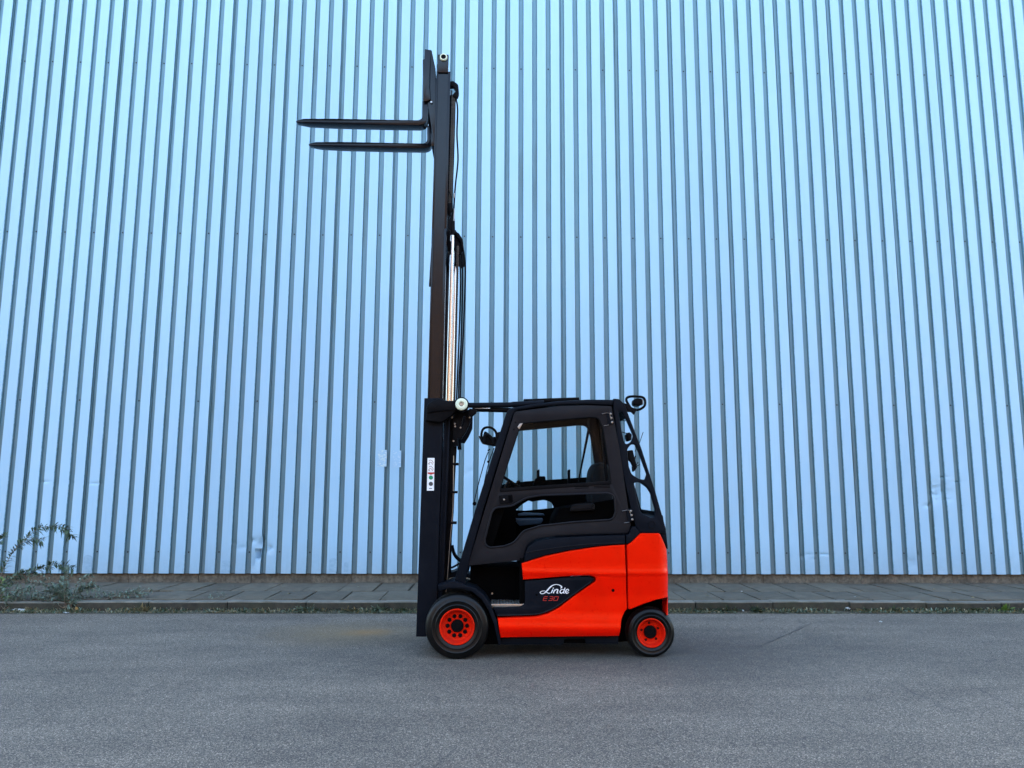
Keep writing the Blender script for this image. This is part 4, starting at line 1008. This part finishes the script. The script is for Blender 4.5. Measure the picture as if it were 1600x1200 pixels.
# flower blobs on the pale clump
# scattered ground cover in the gutter that nobody could count
bm = bmesh.new()
for k in range(20000):
    x = ran.uniform(-9.5, 9.5)
    if noise.noise((x * 1.7, 0, 4)) < -.22 + ran.uniform(-.2, .2): continue
    y = ran.uniform(9.58, 9.735); a = Vector((x, y, .0)); an = ran.uniform(0, 6.28); el = ran.uniform(.1, 1.4)
    leaf(bm, a, Vector((math.cos(an) * math.cos(el), math.sin(an) * math.cos(el) * .4 - .1, math.sin(el))), Vector((0, 0, 1)), ran.uniform(.03, .105) * (1 if y > 9.66 else .6), ran.uniform(.006, .018), .4)
o = obj('ground_cover', bm, M['leaf'], recalc=False, kind='stuff'); o.data.materials.append(M['dry']); o.data.materials.append(M['leafgrey'])
for i in range(0, len(o.data.polygons), 8):
    mi = random.choice((0, 0, 0, 1, 1, 1, 2))
    for p in o.data.polygons[i:i + 8]: p.material_index = mi
tag(o, 'low weeds and moss growing along the gutter', 'ground cover')
bm = bmesh.new()
for k in range(3500):
    x = ran.uniform(-9.5, 9.5); y = ran.uniform(9.56, 9.74) if ran.random() < .8 else ran.uniform(9.9, 11.5); z = .006 if y < 9.8 else KZ + .003
    r = ran.uniform(.003, .010); vs = [bm.verts.new((x + r * math.cos(t) * ran.uniform(.6, 1.2), y + r * math.sin(t) * ran.uniform(.6, 1.2), z + (r * .5 if q else 0) - .002)) for q in (0, 1) for t in (0, 1.25, 2.5, 3.8, 5.)]
    bm.faces.new(vs[5:])
    for q in range(5): bm.faces.new((vs[q], vs[(q + 1) % 5], vs[5 + (q + 1) % 5], vs[5 + q]))
o = obj('grit', bm, M['kerb'], smooth=0, kind='stuff'); o['label'] = 'loose grit and crumbs lying in the gutter and on the slabs'; o['category'] = 'grit'
def litter(name, label, cat, px_, py_, z, lx, ly, h, m, sd):
    x, y = gr(px_, py_, z)
    if 9.70 < y < 10 and z < .05: x *= 9.70 / y; y = 9.70
    bm = bmesh.new(); n = 12; rr = random.Random(sd)
    c = bm.verts.new((x, y, z + h)); ring = []
    for k in range(n):
        a = 2 * math.pi * k / n; q = rr.uniform(.65, 1.1); ring.append((bm.verts.new((x + lx * q * math.cos(a), y + ly * q * math.sin(a), z + rr.uniform(0, h))), bm.verts.new((x + .5 * lx * q * math.cos(a + .1), y + .5 * ly * q * math.sin(a), z + rr.uniform(.4, 1) * h))))
    for k in range(n):
        a, b = ring[k], ring[(k + 1) % n]; bm.faces.new((a[0], b[0], b[1], a[1])); bm.faces.new((a[1], b[1], c))
    bmesh.ops.solidify(bm, geom=bm.faces[:], thickness=-.002)
    return tag(obj(name, bm, M[m], smooth=60), label, cat)
litter('paper_scrap', 'long crumpled white scrap lying in the gutter at the left', 'litter', 30, 951, .008, .13, .025, .03, 'paper', 1)
litter('paper_scrap', 'small crumpled white scrap below the bushy weed', 'litter', 103, 958, .004, .045, .02, .015, 'paper', 2)
litter('paper_scrap', 'flat pale scrap in the gutter beneath the dry weed clump', 'litter', 238, 953, .006, .06, .018, .012, 'paper', 3)
litter('fallen_leaf', 'pale grey leaf leaning against the kerb on the right', 'leaf', 1325, 947, .03, .03, .02, .03, 'paper', 4)
litter('fallen_leaf', 'orange-brown leaf in the gutter just right of the grey leaf', 'leaf', 1345, 954, .006, .035, .02, .025, 'yellow', 5)
litter('fallen_leaf', 'yellow leaf in the gutter under the grassy tuft', 'leaf', 1188, 955, .006, .028, .018, .018, 'yellow', 6)
litter('fallen_leaf', 'yellow folded leaf below the bushy weed', 'leaf', 120, 950, .01, .03, .02, .05, 'yellow', 7)
litter('fallen_leaf', 'small orange leaf beside the white pebble', 'leaf', 1143, 955, .005, .022, .014, .014, 'yellow', 8)
litter('pebble', 'white pebble in the gutter near the rear wheel', 'pebble', 1161, 954, .006, .016, .012, .02, 'paper', 9)
litter('pebble', 'pale pebble lying on the asphalt at the right', 'pebble', 1376, 972, .003, .022, .014, .014, 'paper', 10)
litter('pebble', 'white crumb on the slab right of the counterweight', 'pebble', 1159, 925, KZ + .004, .014, .012, .014, 'paper', 11)
litter('pebble', 'pale crumb on the front slab near the right edge', 'pebble', 1336, 933, KZ + .004, .014, .012, .012, 'paper', 12)
for n_, (a_, b_) in enumerate(((228, 930), (452, 928), (560, 918), (1105, 931), (1460, 921), (1520, 934))):
    litter('fallen_leaf', ['small dry leaf on the slabs beyond the weed runner', 'dry leaf on the slab above the pale weed clump', 'dry leaf near the wall left of the mast', 'dry leaf on the front slab behind the counterweight', 'dry leaf near the wall at the right', 'dry leaf on the kerb-side slab near the right edge'][n_], 'leaf', a_, b_, KZ + .004, .022, .014, .014, 'dry', 20 + n_)
# raised seam line in the asphalt right of the truck
a, b = gr(1181, 1013), gr(1268, 975); bm = bmesh.new(); n = 30; pv = None
for k in range(n + 1):
    t = k / n; x = a[0] + (b[0] - a[0]) * t + .012 * noise.noise((t * 6, 2, 0)); y = a[1] + (b[1] - a[1]) * t; wd = .0015 + .0025 * math.sin(t * 3.14) * (.6 + noise.noise((t * 9, 0, 0)))
    v = (bm.verts.new((x - wd, y + wd, .004)), bm.verts.new((x + wd, y - wd, .004)))
    if pv: bm.faces.new((pv[0], v[0], v[1], pv[1]))
    pv = v
obj('road_crack', bm, paint('crack_filler', (.03, .03, .033), .6), smooth=0, kind='structure')
# samples
sc.render.engine = 'CYCLES'
